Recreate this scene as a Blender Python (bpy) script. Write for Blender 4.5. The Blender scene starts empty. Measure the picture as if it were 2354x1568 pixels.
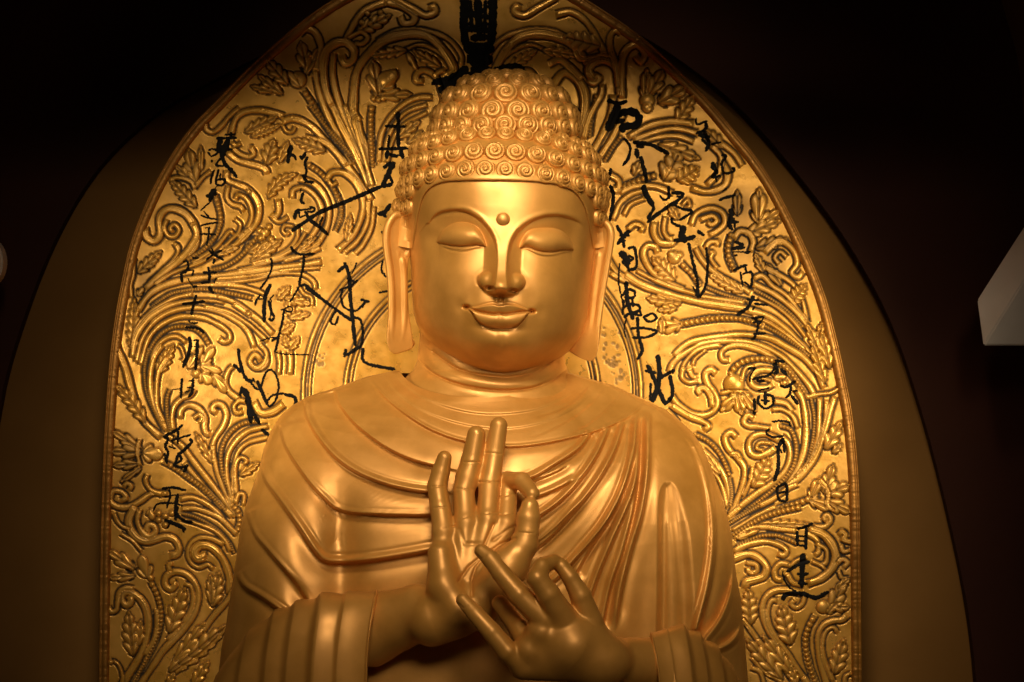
import bpy, math
import numpy as np

# ------------------------------------------------------------------ camera, light, exposure
scene = bpy.context.scene
COL = scene.collection
CAM_D = 5.2                      # metres from the statue's middle plane to the lens
cam_data = bpy.data.cameras.new("camera")
cam = bpy.data.objects.new("camera", cam_data)
COL.objects.link(cam)
cam.location = (0, -CAM_D, 0)
cam.rotation_euler = (math.radians(90), 0, 0)
cam_data.sensor_fit = 'HORIZONTAL'
cam_data.angle = 2 * math.atan(1.177 / CAM_D)
cam_data.clip_end = 100
scene.camera = cam

world = bpy.data.worlds.new("World")
scene.world = world
world.use_nodes = True
world.node_tree.nodes["Background"].inputs[0].default_value = (1.0, 0.55, 0.22, 1)
world.node_tree.nodes["Background"].inputs[1].default_value = 0.012

scene.view_settings.view_transform = 'Standard'
scene.view_settings.look = 'None'
scene.view_settings.exposure = 0
scene.view_settings.gamma = 1
scene.view_settings.use_curve_mapping = False

def aim(o, target):
    from mathutils import Vector
    d = Vector(target) - o.location
    o.rotation_euler = d.to_track_quat('-Z', 'Y').to_euler()

def area_lamp(name, loc, target, power, size, color, size_y=None, spread=None):
    l = bpy.data.lights.new(name, 'AREA')
    l.energy = power; l.color = color; l.size = size
    if size_y:
        l.shape = 'RECTANGLE'; l.size_y = size_y
    if spread: l.spread = math.radians(spread)
    o = bpy.data.objects.new(name, l); COL.objects.link(o)
    o.location = loc; aim(o, target)
    return o

def spot_lamp(name, loc, target, power, angle, blend, radius, color):
    l = bpy.data.lights.new(name, 'SPOT')
    l.energy = power; l.color = color; l.spot_size = math.radians(angle)
    l.spot_blend = blend; l.shadow_soft_size = radius
    o = bpy.data.objects.new(name, l); COL.objects.link(o)
    o.location = loc; aim(o, target)
    return o

WARM = (1.0, 0.72, 0.42)
#LIGHTS
PEACH, AMBER = (1.0, 0.83, 0.60), (1.0, 0.80, 0.52)
spot_lamp("ceiling_spot", (-0.25, -2.75, 2.4), (0.02, -0.15, 0.20), 760, 26, 1.0, 0.6, PEACH)
area_lamp("front_softbox", (0.5, -4.3, 1.6), (0.03, -0.3, 0.02), 4.0, 1.4, PEACH, spread=24)
spot_lamp("left_spot", (-1.65, -1.4, -0.05), (-0.36, 0.4, 0.02), 160, 37, 1.0, 0.10, AMBER)
spot_lamp("right_spot", (1.65, -1.4, -0.10), (0.38, 0.4, -0.08), 165, 37, 1.0, 0.10, AMBER)
spot_lamp("bracket_fill", (-1.2, -2.2, 0.25), (1.26, 0.30, 0.12), 4, 7, 1.0, 0.1, (1.0, 0.74, 0.60))  # added narrow fill, only brightens the pale bracket
#ENDLIGHTS

# ------------------------------------------------------------------ geometry helpers
# The sculpture is laid out in "plan units" (px, py, d): px to the right, py down, d away from the
# viewer, 1000 plan units to the metre, and put into the world by world().
def world_xyz(px, py, d):
    px = np.asarray(px, float); py = np.asarray(py, float); d = np.asarray(d, float)
    y = d * 0.001
    s = (CAM_D + y) / CAM_D * 0.001
    return (px - 1177.0) * s, y + 0 * px, (784.0 - py) * s

def make_mesh(name, verts, faces, mat, parent=None, smooth=True, attrs=None):
    verts = np.asarray(verts, np.float32); faces = np.asarray(faces, np.int32)
    me = bpy.data.meshes.new(name)
    nv, nf, k = len(verts), len(faces), faces.shape[1]
    me.vertices.add(nv); me.vertices.foreach_set("co", verts.ravel())
    me.loops.add(nf * k); me.loops.foreach_set("vertex_index", faces.ravel())
    me.polygons.add(nf)
    me.polygons.foreach_set("loop_start", np.arange(0, nf * k, k, dtype=np.int32))
    me.polygons.foreach_set("loop_total", np.full(nf, k, np.int32))
    if smooth:
        me.polygons.foreach_set("use_smooth", np.ones(nf, bool))
    me.update(calc_edges=True)
    if attrs:
        for an, av in attrs.items():
            a = me.attributes.new(an, 'FLOAT', 'POINT')
            a.data.foreach_set("value", np.asarray(av, np.float32).ravel())
    me.validate()
    me.materials.append(mat)
    o = bpy.data.objects.new(name, me); COL.objects.link(o)
    if parent is not None: o.parent = parent
    return o

def grid_faces(m, n, wrap=False):
    i = np.arange(m - 1)[:, None]; j = np.arange(n if wrap else n - 1)[None, :]
    j2 = (j + 1) % n
    a = i * n + j; b = i * n + j2; c = (i + 1) * n + j2; d = (i + 1) * n + j
    return np.stack([a, d, c, b], -1).reshape(-1, 4)

def grid_obj(name, PX, PY, DD, mat, parent=None, wrap=False, flip=False, attrs=None):
    X, Y, Z = world_xyz(PX, PY, DD)
    f = grid_faces(*PX.shape, wrap=wrap)
    if flip: f = f[:, ::-1]
    return make_mesh(name, np.stack([X, Y, Z], -1).reshape(-1, 3), f, mat, parent, attrs=attrs)

def empty(name, loc, **props):
    o = bpy.data.objects.new(name, None); COL.objects.link(o)
    o.location = loc
    for k, v in props.items(): o[k] = v
    return o

def set_parent_keep(o, p):
    o.parent = p
    o.matrix_parent_inverse.identity()
    from mathutils import Matrix
    o.matrix_parent_inverse = Matrix.Translation(p.location).inverted()

# traced outlines were measured on enlarged views; this brings each back to plan units
VIEWS = {  # origin x, origin y, source width, width of the enlarged view
    'L1': (360, 1900, 600, 1430), 'L2': (360, 1300, 700, 1689), 'L3': (400, 850, 800, 2281),
    'L4': (480, 400, 920, 2354), 'T1': (800, 0, 1100, 2354), 'T2': (900, 0, 1600, 2354),
    'R1': (2700, 1900, 560, 1334), 'R2': (2500, 1250, 740, 1658), 'R3': (2250, 700, 900, 2171),
    'R4': (2100, 0, 800, 1568), 'c1': (1400, 200, 1000, 2240), 'c2': (1400, 700, 1000, 1960),
    'c3': (1500, 1500, 900, 1334), 'c4': (800, 1300, 900, 1122), 'c5': (2000, 1300, 900, 1122),
    'c7': (350, 400, 1150, 2004), 'd': (0, 0, 3840, 2354)}
Q = 2354.0 / 3840.0
def vk(view):
    x, y, w, r = VIEWS[view]; return w / r * Q
def V(view, pts):
    x, y, w, r = VIEWS[view]; k = w / r * Q
    p = np.array(pts, float).reshape(-1, np.array(pts).shape[-1])
    q = p.copy(); q[:, 0] = x * Q + p[:, 0] * k; q[:, 1] = y * Q + p[:, 1] * k
    return q

def spline(pts, step=1.0):
    """Catmull-Rom through the points, resampled at equal steps; returns points, tangents, t in 0..1"""
    p = np.asarray(pts, float)
    if len(p) == 1: p = np.vstack([p, p + [0.6] + [0] * (p.shape[1] - 1)]) if False else np.vstack([p, p + 0.5])
    if len(p) == 2:
        c = p
        dense = p[0] + (p[1] - p[0]) * np.linspace(0, 1, 40)[:, None]
    else:
        e = np.vstack([2 * p[0] - p[1], p, 2 * p[-1] - p[-2]])
        u = np.linspace(0, 1, 24, endpoint=False)[:, None]
        segs = []
        for i in range(1, len(e) - 2):
            p0, p1, p2, p3 = e[i - 1], e[i], e[i + 1], e[i + 2]
            segs.append(0.5 * (2 * p1 + (p2 - p0) * u + (2 * p0 - 5 * p1 + 4 * p2 - p3) * u**2
                               + (3 * p1 - p0 - 3 * p2 + p3) * u**3))
        dense = np.vstack(segs + [p[-1:]])
    L = np.concatenate([[0], np.cumsum(np.linalg.norm(np.diff(dense, axis=0), axis=1))])
    n = max(3, int(L[-1] / step) + 1)
    q = np.linspace(0, L[-1], n)
    out = np.stack([np.interp(q, L, dense[:, k]) for k in range(p.shape[1])], -1)
    T = np.gradient(out[:, :2], axis=0)
    T /= np.linalg.norm(T, axis=1, keepdims=True) + 1e-9
    return out, T, q / max(L[-1], 1e-9), L[-1]

def sstep(a, b, x):
    t = np.clip((x - a) / (b - a), 0, 1); return t * t * (3 - 2 * t)

def gauss(x, s): return np.exp(-(x / s) ** 2)

class Raster:
    def __init__(self, x0, y0, x1, y1, res):
        self.x0, self.y0, self.res = x0, y0, res
        self.w = int((x1 - x0) / res) + 1; self.h = int((y1 - y0) / res) + 1
        self.H = np.zeros((self.h, self.w)); self.P = np.zeros((self.h, self.w))
    def coords(self):
        return np.meshgrid(self.x0 + np.arange(self.w) * self.res, self.y0 + np.arange(self.h) * self.res)
    def index(self, x, y):
        i = np.rint((y - self.y0) / self.res).astype(int); j = np.rint((x - self.x0) / self.res).astype(int)
        ok = (i >= 0) & (i < self.h) & (j >= 0) & (j < self.w)
        return i, j, ok
    def window(self, x, y, val):
        """largest value landing in each cell of the stroke's own window"""
        i, j, ok = self.index(x, y)
        i, j, val = i[ok], j[ok], val[ok]
        if len(i) == 0: return None
        i0, j0 = i.min(), j.min()
        W = np.full((i.max() - i0 + 1, j.max() - j0 + 1), -1e9)
        np.maximum.at(W, (i - i0, j - j0), val)
        return W, slice(i0, i0 + W.shape[0]), slice(j0, j0 + W.shape[1])
    def sample(self, A, x, y):
        fx = np.clip((x - self.x0) / self.res, 0, self.w - 1.001); fy = np.clip((y - self.y0) / self.res, 0, self.h - 1.001)
        j = fx.astype(int); i = fy.astype(int); a = fx - j; b = fy - i
        return (A[i, j] * (1 - a) * (1 - b) + A[i, j + 1] * a * (1 - b) + A[i + 1, j] * (1 - a) * b + A[i + 1, j + 1] * a * b)

def blur(A, n=1):
    for _ in range(n):
        B = np.pad(A, ((1, 1), (0, 0)), 'edge'); A = (B[:-2] + 2 * B[1:-1] + B[2:]) / 4
        B = np.pad(A, ((0, 0), (1, 1)), 'edge'); A = (B[:, :-2] + 2 * B[:, 1:-1] + B[:, 2:]) / 4
    return A

def sdist(X, Y, poly):
    """signed distance to an open polyline (positive on its right-hand side in plan), and t along it"""
    best = np.full(X.shape, 1e18); sg = np.ones(X.shape); tt = np.zeros(X.shape)
    n = len(poly) - 1
    for k in range(n):
        a, b = poly[k], poly[k + 1]; e = b - a; l2 = e @ e + 1e-12
        dx, dy = X - a[0], Y - a[1]
        u = np.clip((dx * e[0] + dy * e[1]) / l2, 0, 1)
        qx, qy = dx - u * e[0], dy - u * e[1]
        q = qx * qx + qy * qy
        m = q < best
        best = np.where(m, q, best)
        sg = np.where(m, np.sign(e[0] * dy - e[1] * dx), sg); tt = np.where(m, (k + u) / n, tt)
    return np.sqrt(best) * np.where(sg == 0, 1, sg), tt

# ---- solid modelling by distance fields, meshed with surface nets
class Field:
    def __init__(self, lo, hi, res):
        self.lo = np.array(lo, float); self.res = res
        n = ((np.array(hi) - self.lo) / res).astype(int) + 1
        self.ax = [self.lo[k] + np.arange(n[k]) * res for k in range(3)]
        self.F = np.full(n, 60.0, np.float32)
    def win(self, lo, hi):
        s = []
        for k in range(3):
            a = int(np.clip((lo[k] - self.lo[k]) / self.res, 0, self.F.shape[k] - 1))
            b = int(np.clip((hi[k] - self.lo[k]) / self.res + 2, a + 1, self.F.shape[k]))
            s.append(slice(a, b))
        g = np.meshgrid(*[self.ax[k][s[k]].astype(np.float32) for k in range(3)], indexing='ij', sparse=True)
        return tuple(s), g
    def cone(self, a, b, ra, rb, k=6.0):
        a = np.array(a, float); b = np.array(b, float); m = max(ra, rb) + 30
        s, (x, y, z) = self.win(np.minimum(a, b) - m, np.maximum(a, b) + m)
        e = b - a; l2 = e @ e + 1e-9
        u = np.clip(((x - a[0]) * e[0] + (y - a[1]) * e[1] + (z - a[2]) * e[2]) / l2, 0, 1)
        q = np.sqrt((x - a[0] - u * e[0])**2 + (y - a[1] - u * e[1])**2 + (z - a[2] - u * e[2])**2) - (ra + (rb - ra) * u)
        self.join(s, q, k)
    def ball(self, c, r, k=6.0, sub=False):
        c = np.array(c, float); r = np.array(r, float) * np.ones(3); m = r.max() + 30
        s, (x, y, z) = self.win(c - m, c + m)
        q = (np.sqrt(((x - c[0]) / r[0])**2 + ((y - c[1]) / r[1])**2 + ((z - c[2]) / r[2])**2) - 1) * r.min()
        self.join(s, q, k, sub)
    def join(self, s, q, k, sub=False):
        f = self.F[s]
        if sub:
            h = np.clip(0.5 - 0.5 * (f + q) / k, 0, 1); self.F[s] = f * (1 - h) - q * h + k * h * (1 - h)
        else:
            h = np.clip(0.5 + 0.5 * (q - f) / k, 0, 1); self.F[s] = q * (1 - h) + f * h - k * h * (1 - h)
    def merge(self, other, k):
        self.join((slice(None),) * 3, other.F, k)
    def groove(self, pts, depth, width, dlim=None):
        """a line pressed into the viewer's side of the solid"""
        p = np.asarray(pts, float)
        lo = np.array([p[:, 0].min() - 12, p[:, 1].min() - 12, self.lo[2]]); hi = np.array([p[:, 0].max() + 12, p[:, 1].max() + 12, self.ax[2][-1] if dlim is None else dlim])
        s, (x, y, z) = self.win(lo, hi)
        X, Y = np.broadcast_arrays(x[..., 0], y[..., 0])
        dist, _ = sdist(X, Y, p)
        self.F[s] += (depth * gauss(dist, width)).astype(np.float32)[..., None]
    def mesh(self):
        F = self.F; ins = F < 0
        n = np.array(F.shape) - 1
        cnt = np.zeros(n, np.float32); acc = np.zeros(tuple(n) + (3,), np.float32)
        C = [(i, j, k) for i in (0, 1) for j in (0, 1) for k in (0, 1)]
        sl = lambda c: tuple(slice(c[q], c[q] + n[q]) for q in range(3))
        for c in C:
            for ax in range(3):
                if c[ax] == 0:
                    c2 = list(c); c2[ax] = 1; c2 = tuple(c2)
                    A, B = F[sl(c)], F[sl(c2)]
                    m = (A < 0) != (B < 0)
                    t = np.where(m, A / np.where(m, A - B, 1), 0)
                    cnt += m
                    for q in range(3):
                        acc[..., q] += np.where(m, (t if q == ax else c[q]), 0)
        act = cnt > 0
        idx = -np.ones(n, np.int64); idx[act] = np.arange(act.sum())
        I = np.argwhere(act)
        P = self.lo + (I + acc[act] / cnt[act][:, None]) * self.res
        faces = []
        for ax in range(3):
            o = [q for q in range(3) if q != ax]
            A = ins; sA = [slice(None)] * 3; sB = [slice(None)] * 3
            sA[ax] = slice(0, -1); sB[ax] = slice(1, None)
            for q in o: sA[q] = slice(1, -1); sB[q] = slice(1, -1)
            a, b = ins[tuple(sA)], ins[tuple(sB)]
            for (mm, fl) in ((a & ~b, False), (~a & b, True)):
                E = np.argwhere(mm)
                if len(E) == 0: continue
                E = E.copy()
                for q in o: E[:, q] += 1
                def cell(d0, d1):
                    G = E.copy(); G[:, o[0]] -= d0; G[:, o[1]] -= d1
                    return idx[G[:, 0], G[:, 1], G[:, 2]]
                quad = np.stack([cell(1, 1), cell(0, 1), cell(0, 0), cell(1, 0)], -1)
                if (ax == 1) != fl: quad = quad[:, ::-1]
                faces.append(quad)
        f = np.vstack(faces); f = f[(f >= 0).all(1)]
        return P, f
    def obj(self, name, mat, parent, smooth=2):
        P, f = self.mesh()
        used = np.unique(f); rm = -np.ones(len(P), np.int64); rm[used] = np.arange(len(used)); P = P[used]; f = rm[f]
        for _ in range(smooth):
            S = np.zeros_like(P); c = np.zeros(len(P))
            for a, b in ((0, 1), (1, 2), (2, 3), (3, 0)):
                np.add.at(S, f[:, a], P[f[:, b]]); np.add.at(c, f[:, a], 1)
                np.add.at(S, f[:, b], P[f[:, a]]); np.add.at(c, f[:, b], 1)
            P = 0.5 * P + 0.5 * S / np.maximum(c, 1)[:, None]
        X, Y, Z = world_xyz(P[:, 0], P[:, 1], P[:, 2])
        return make_mesh(name, np.stack([X, Y, Z], -1), f, mat, parent)

# ------------------------------------------------------------------ materials
def nodes_of(m):
    m.use_nodes = True
    nt = m.node_tree
    return nt, nt.nodes["Principled BSDF"], nt.nodes.new, nt.links.new

def metal(name, dark, light, metallic, rough, scale, bump, patina_shade=False, rough_var=0.10):
    m = bpy.data.materials.new(name); nt, b, N, Lk = nodes_of(m)
    tc = N('ShaderNodeTexCoord')
    n1 = N('ShaderNodeTexNoise'); n1.inputs['Scale'].default_value = scale; n1.inputs['Detail'].default_value = 6
    n1.inputs['Roughness'].default_value = 0.65
    Lk(tc.outputs['Object'], n1.inputs['Vector'])
    r = N('ShaderNodeValToRGB'); r.color_ramp.elements[0].position = 0.32; r.color_ramp.elements[1].position = 0.68
    r.color_ramp.elements[0].color = (*dark, 1); r.color_ramp.elements[1].color = (*light, 1)
    Lk(n1.outputs['Fac'], r.inputs['Fac'])
    n2 = N('ShaderNodeTexNoise'); n2.inputs['Scale'].default_value = scale * 3.7; n2.inputs['Detail'].default_value = 4
    Lk(tc.outputs['Object'], n2.inputs['Vector'])
    mr = N('ShaderNodeMapRange'); mr.inputs['From Min'].default_value = 0.3; mr.inputs['From Max'].default_value = 0.7
    mr.inputs['To Min'].default_value = rough - rough_var; mr.inputs['To Max'].default_value = rough + rough_var
    Lk(n2.outputs['Fac'], mr.inputs['Value'])
    bp = N('ShaderNodeBump'); bp.inputs['Strength'].default_value = bump; bp.inputs['Distance'].default_value = 0.01
    Lk(n1.outputs['Fac'], bp.inputs['Height'])
    Lk(bp.outputs['Normal'], b.inputs['Normal'])
    b.inputs['Metallic'].default_value = metallic
    b.inputs['IOR'].default_value = 1.55
    if patina_shade:
        at = N('ShaderNodeAttribute'); at.attribute_name = 'patina_shade'  # darkens the gold: patina, stains and painted crevice shade
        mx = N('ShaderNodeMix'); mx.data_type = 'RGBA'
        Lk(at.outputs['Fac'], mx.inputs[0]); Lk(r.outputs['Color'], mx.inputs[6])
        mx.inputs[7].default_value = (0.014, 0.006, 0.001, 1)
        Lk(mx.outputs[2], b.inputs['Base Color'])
        m2 = N('ShaderNodeMix'); m2.data_type = 'FLOAT'
        Lk(at.outputs['Fac'], m2.inputs[0]); Lk(mr.outputs['Result'], m2.inputs[2]); m2.inputs[3].default_value = 0.75
        Lk(m2.outputs[0], b.inputs['Roughness'])
        m3 = N('ShaderNodeMapRange'); m3.inputs['To Min'].default_value = metallic; m3.inputs['To Max'].default_value = 0.1
        Lk(at.outputs['Fac'], m3.inputs['Value']); Lk(m3.outputs['Result'], b.inputs['Metallic'])
    else:
        Lk(r.outputs['Color'], b.inputs['Base Color']); Lk(mr.outputs['Result'], b.inputs['Roughness'])
    return m

def matte(name, a, b_, scale, rough=0.8, bump=0.1):
    m = bpy.data.materials.new(name); nt, b, N, Lk = nodes_of(m)
    tc = N('ShaderNodeTexCoord')
    n1 = N('ShaderNodeTexNoise'); n1.inputs['Scale'].default_value = scale; n1.inputs['Detail'].default_value = 8
    Lk(tc.outputs['Object'], n1.inputs['Vector'])
    r = N('ShaderNodeValToRGB'); r.color_ramp.elements[0].position = 0.3; r.color_ramp.elements[1].position = 0.7
    r.color_ramp.elements[0].color = (*a, 1); r.color_ramp.elements[1].color = (*b_, 1)
    Lk(n1.outputs['Fac'], r.inputs['Fac']); Lk(r.outputs['Color'], b.inputs['Base Color'])
    b.inputs['Roughness'].default_value = rough; b.inputs['Specular IOR Level'].default_value = 0.15
    bp = N('ShaderNodeBump'); bp.inputs['Strength'].default_value = bump; bp.inputs['Distance'].default_value = 0.01
    Lk(n1.outputs['Fac'], bp.inputs['Height']); Lk(bp.outputs['Normal'], b.inputs['Normal'])
    return m

GOLD = metal("satin_gold_paint", (0.47, 0.212, 0.034), (0.69, 0.330, 0.068), 0.40, 0.44, 4.5, 0.03)
LEAF = metal("gold_leaf", (0.66, 0.33, 0.036), (0.88, 0.47, 0.095), 0.50, 0.33, 9.0, 0.14, patina_shade=True)
RIMG = metal("rim_gold", (0.26, 0.11, 0.015), (0.44, 0.20, 0.03), 0.6, 0.45, 12.0, 0.15)
INK = matte("black_ink", (0.002, 0.002, 0.002), (0.005, 0.004, 0.003), 40, 0.75, 0.1)
BEIGE = matte("brown_plaster", (0.21, 0.098, 0.022), (0.27, 0.13, 0.032), 3.0, 0.85, 0.15)
MAROON = matte("dark_maroon_paint", (0.040, 0.012, 0.007), (0.060, 0.019, 0.009), 2.0, 0.7, 0.1)
WHITE = matte("white_paint", (0.62, 0.56, 0.50), (0.72, 0.66, 0.60), 8.0, 0.6, 0.08)

# ------------------------------------------------------------------ the niche wall
import bmesh
def slab(name, outer, d0, d1, mat, holes=(), parent=None, bevel=0.0, smooth=False):
    """a flat-faced block: outline(s) in plan units, front face at d0, back face at d1"""
    bm = bmesh.new()
    def loop(pts, d):
        X, Y, Z = world_xyz(pts[:, 0], pts[:, 1], d)
        return [bm.verts.new((x, y, z)) for x, y, z in zip(X, Y * np.ones(len(pts)), Z)]
    loops = [np.asarray(outer, float)] + [np.asarray(h, float) for h in holes]
    X0 = [world_xyz(l[:, 0], l[:, 1], d0) for l in loops]
    fronts, backs = [], []
    for (X, Y, Z) in X0:
        yb = d1 * 0.001
        fronts.append([bm.verts.new((x, d0 * .001, z)) for x, z in zip(X, Z)])
        backs.append([bm.verts.new((x, yb, z)) for x, z in zip(X, Z)])
    for group in (fronts, backs):
        ed = []
        for vs in group:
            for a, b in zip(vs, vs[1:] + vs[:1]): ed.append(bm.edges.new((a, b)))
        bmesh.ops.triangle_fill(bm, use_beauty=True, use_dissolve=False, edges=ed)
    for f, b in zip(fronts, backs):
        for k in range(len(f)):
            bm.faces.new((f[k], f[(k + 1) % len(f)], b[(k + 1) % len(f)], b[k]))
    bmesh.ops.recalc_face_normals(bm, faces=bm.faces)
    if bevel:
        bmesh.ops.dissolve_limit(bm, angle_limit=0.02, verts=bm.verts, edges=bm.edges)
        bmesh.ops.bevel(bm, geom=bm.edges[:], offset=bevel, segments=3, affect='EDGES')
    me = bpy.data.meshes.new(name); bm.to_mesh(me); bm.free()
    me.materials.append(mat)
    if smooth:
        for p in me.polygons: p.use_smooth = True
    o = bpy.data.objects.new(name, me); COL.objects.link(o)
    if parent is not None: o.parent = parent
    return o

arch, _, _, _ = spline([(-60, 2300), (-55, 1700), (-40, 1250), (0, 930), (55, 730), (132, 540), (228, 385), (345, 272), (480, 190),
                        (700, 80), (900, 10), (1080, -15), (1260, 5), (1450, 70), (1600, 165), (1720, 268), (1850, 420),
                        (1960, 575), (2050, 745), (2120, 950), (2180, 1180), (2225, 1400), (2247, 1600), (2262, 1900), (2270, 2300)], 12)
side_arch, _, _, _ = spline([(2150, -700), (2240, -300), (2300, -10), (2338, 130), (2353, 260), (2362, 420), (2368, 700), (2370, 1200), (2372, 2300)], 15)
side_arch = np.vstack([side_arch, [[2700, 2300], [2700, -700]]])
w = slab("niche_wall", [(-1200, -1500), (3600, -1500), (3600, 2500), (-1200, 2500)], 655, 700, MAROON, holes=[arch, side_arch])
w['kind'] = 'structure'
a = slab("alcove_wall", [(-1300, -1600), (3700, -1600), (3700, 2500), (-1300, 2500)], 703, 760, BEIGE)
a['kind'] = 'structure'

# pale objects that reach in at both edges of the picture
bm = bmesh.new()
for px, py, d in ((2247, 690, 352), (2261, 794, 300), (2330, 560, 350), (2520, 380, 300), (2500, 300, 352), (2640, 795, 395), (2640, 300, 420), (2251, 690, 440), (2264, 793, 440), (2640, 300, 440), (2640, 794, 440), (2330, 562, 440), (2500, 302, 440)):
    x, y, z = world_xyz(px, py, d); bm.verts.new((float(x), float(y), float(z)))
bmesh.ops.convex_hull(bm, input=bm.verts[:])
bmesh.ops.dissolve_limit(bm, angle_limit=0.03, verts=bm.verts, edges=bm.edges)
bmesh.ops.bevel(bm, geom=bm.edges[:], offset=.003, segments=2, affect='EDGES')
me = bpy.data.meshes.new("wall_bracket"); bm.to_mesh(me); bm.free(); me.materials.append(WHITE)
b = bpy.data.objects.new("wall_bracket", me); COL.objects.link(b)
b['label'] = "pale angular bracket end cut off by the right edge of the picture"
b['category'] = "bracket"
t = np.linspace(0, 2 * np.pi, 40)[:-1]
k = slab("wall_fitting", np.stack([-32 + 38 * np.cos(t), 602 + 56 * np.sin(t)], -1), 380, 440, WHITE, bevel=0.006)
k['label'] = "pale rounded wall fitting barely showing at the left edge of the picture"
k['category'] = "wall fitting"

# unseen beam, added just above the picture: it keeps the ceiling spot off the panel's top
cx0 = np.linspace(-300, 2600, 40)
lip = np.stack([cx0, -125 - 40 * np.cos((cx0 - 1100) / 1500 * np.pi / 2)], -1)
c = slab("shadow_beam", np.vstack([lip, [[2600, -700], [-300, -700]]]), -480, -420, MAROON)
c['kind'] = 'structure'

# ------------------------------------------------------------------ the gilded relief panel behind the statue
PD = 420.0                       # depth of the panel's face
edgeL, _, _, _ = spline([(224, 1760), (226, 1568), (228, 1400), (230, 1250), (234, 1100), (241, 960), (250, 840), (262, 740), (280, 640), (301, 552),
                         (342, 449), (390, 360), (440, 290), (490, 238), (576, 150), (662, 74), (728, 23), (800, -20), (920, -75), (1080, -110)], 3)
edgeR, _, _, _ = spline([(1983, 1760), (1982, 1568), (1980, 1319), (1975, 1107), (1962, 964), (1945, 870), (1925, 780), (1896, 673), (1849, 559), (1790, 440),
                         (1740, 362), (1694, 306), (1631, 231), (1553, 153), (1475, 84), (1390, 25), (1300, -30), (1200, -80), (1080, -110)], 3)
R = Raster(215, -120, 1995, 1700, 1.25)
PXg, PYg = R.coords()
yL = np.interp(PYg[:, 0], edgeL[::-1, 1], edgeL[::-1, 0]); yR = np.interp(PYg[:, 0], edgeR[::-1, 1], edgeR[::-1, 0])

def ridge(view, pts, w, strands=2, h=None, groove=0.42, taper=(1.0, 1.0), depth=3.0):
    """a raised scroll stem: strands rounded side by side, a dark incised line along both edges"""
    w = w * vk(view); h = h or min(12, 2.5 + 0.28 * w)
    strands = strands + 1 if w > 8.5 else strands
    C, T, t, L = spline(V(view, pts), R.res * 0.55)
    wid = w * 0.5 * np.interp(t, [0, .5, 1], [taper[0], 1, taper[1]])
    wid = wid * (1 + 0.10 * np.sin(np.arange(len(t)) * .021 + len(t)) + 0.05 * np.sin(np.arange(len(t)) * .09))
    gw = 3.4
    smax = (wid + gw)[:, None]
    ns = int((w + 2 * gw) / (R.res * 0.6)) + 3
    q = np.linspace(-1, 1, ns)[None, :] * smax
    N_ = np.stack([-T[:, 1], T[:, 0]], -1)
    X = C[:, 0:1] + N_[:, 0:1] * q; Y = C[:, 1:2] + N_[:, 1:2] * q
    s = np.abs(q) / wid[:, None]
    ends = np.minimum(1, np.minimum(t, 1 - t)[:, None] * L / (w * 0.5))
    prof = np.sqrt(np.clip(1 - s**2, 0, 1))
    if strands > 1:
        u = (q / wid[:, None] + 1) / 2 * strands
        f = np.abs(u - np.floor(u) - 0.5) * 2
        prof = prof * 0.50 + 0.50 * np.sqrt(np.clip(1 - f**2, 0, 1)) * np.clip(1.15 - s**4, 0, 1)
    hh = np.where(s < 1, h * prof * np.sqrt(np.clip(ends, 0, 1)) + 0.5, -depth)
    r = R.window(X.ravel(), Y.ravel(), hh.ravel())
    if r is None: return
    W, a, b = r
    m = W > -1e8; inside = W > 0
    H, P = R.H[a, b], R.P[a, b]
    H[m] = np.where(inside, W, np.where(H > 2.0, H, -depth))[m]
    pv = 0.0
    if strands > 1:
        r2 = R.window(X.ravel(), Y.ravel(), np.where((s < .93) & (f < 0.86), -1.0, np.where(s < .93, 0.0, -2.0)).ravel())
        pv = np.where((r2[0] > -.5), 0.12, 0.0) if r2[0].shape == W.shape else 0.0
    P[m] = np.where(inside, pv, np.maximum(P, np.where(H > 2.0, 0.45, 1.0)))[m]  # stem edges painted dark, part patina, part crevice shade

def beads(view, pts, r0, r1=None, gap=1.9):
    k = vk(view); r1 = r1 or r0
    C, T, t, L = spline(V(view, pts), 0.5)
    pos = 0.0
    ridge(view, pts, (r0 + r1) * 1.15, 1, h=1.2)
    while pos < L:
        i = min(int(pos / L * (len(C) - 1)), len(C) - 1)
        r = (r0 + (r1 - r0) * pos / L) * k
        ball_px(C[i, 0], C[i, 1], max(r, 2.2))
        pos += max(r, 2.2) * gap
def ball_px(x, y, r, hgt=None, ry=None):
    hgt = hgt or 0.95 * r; ry = ry or r
    j0, j1 = int((x - r - 3 - R.x0) / R.res), int((x + r + 3 - R.x0) / R.res) + 2
    i0, i1 = int((y - ry - 3 - R.y0) / R.res), int((y + ry + 3 - R.y0) / R.res) + 2
    if i0 < 0 or j0 < 0 or i1 >= R.h or j1 >= R.w: return
    s = np.s_[i0:i1, j0:j1]
    q = np.sqrt(((PXg[s] - x) / r)**2 + ((PYg[s] - y) / ry)**2)
    H, P = R.H[s], R.P[s]
    ins = q < 1
    ring = (q >= 1) & (q < 1 + 2.0 / r)
    H[ins] = np.maximum(1.5 + hgt * np.sqrt(1 - q[ins]**2), H[ins]); P[ins] = np.where(q[ins] > 0.9, 0.4, 0)
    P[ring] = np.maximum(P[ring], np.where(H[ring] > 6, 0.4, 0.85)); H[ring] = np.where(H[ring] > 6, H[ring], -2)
def ball(view, x, y, r, hgt=None):
    p = V(view, [(x, y)])[0]; ball_px(p[0], p[1], r * vk(view), hgt)

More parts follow.
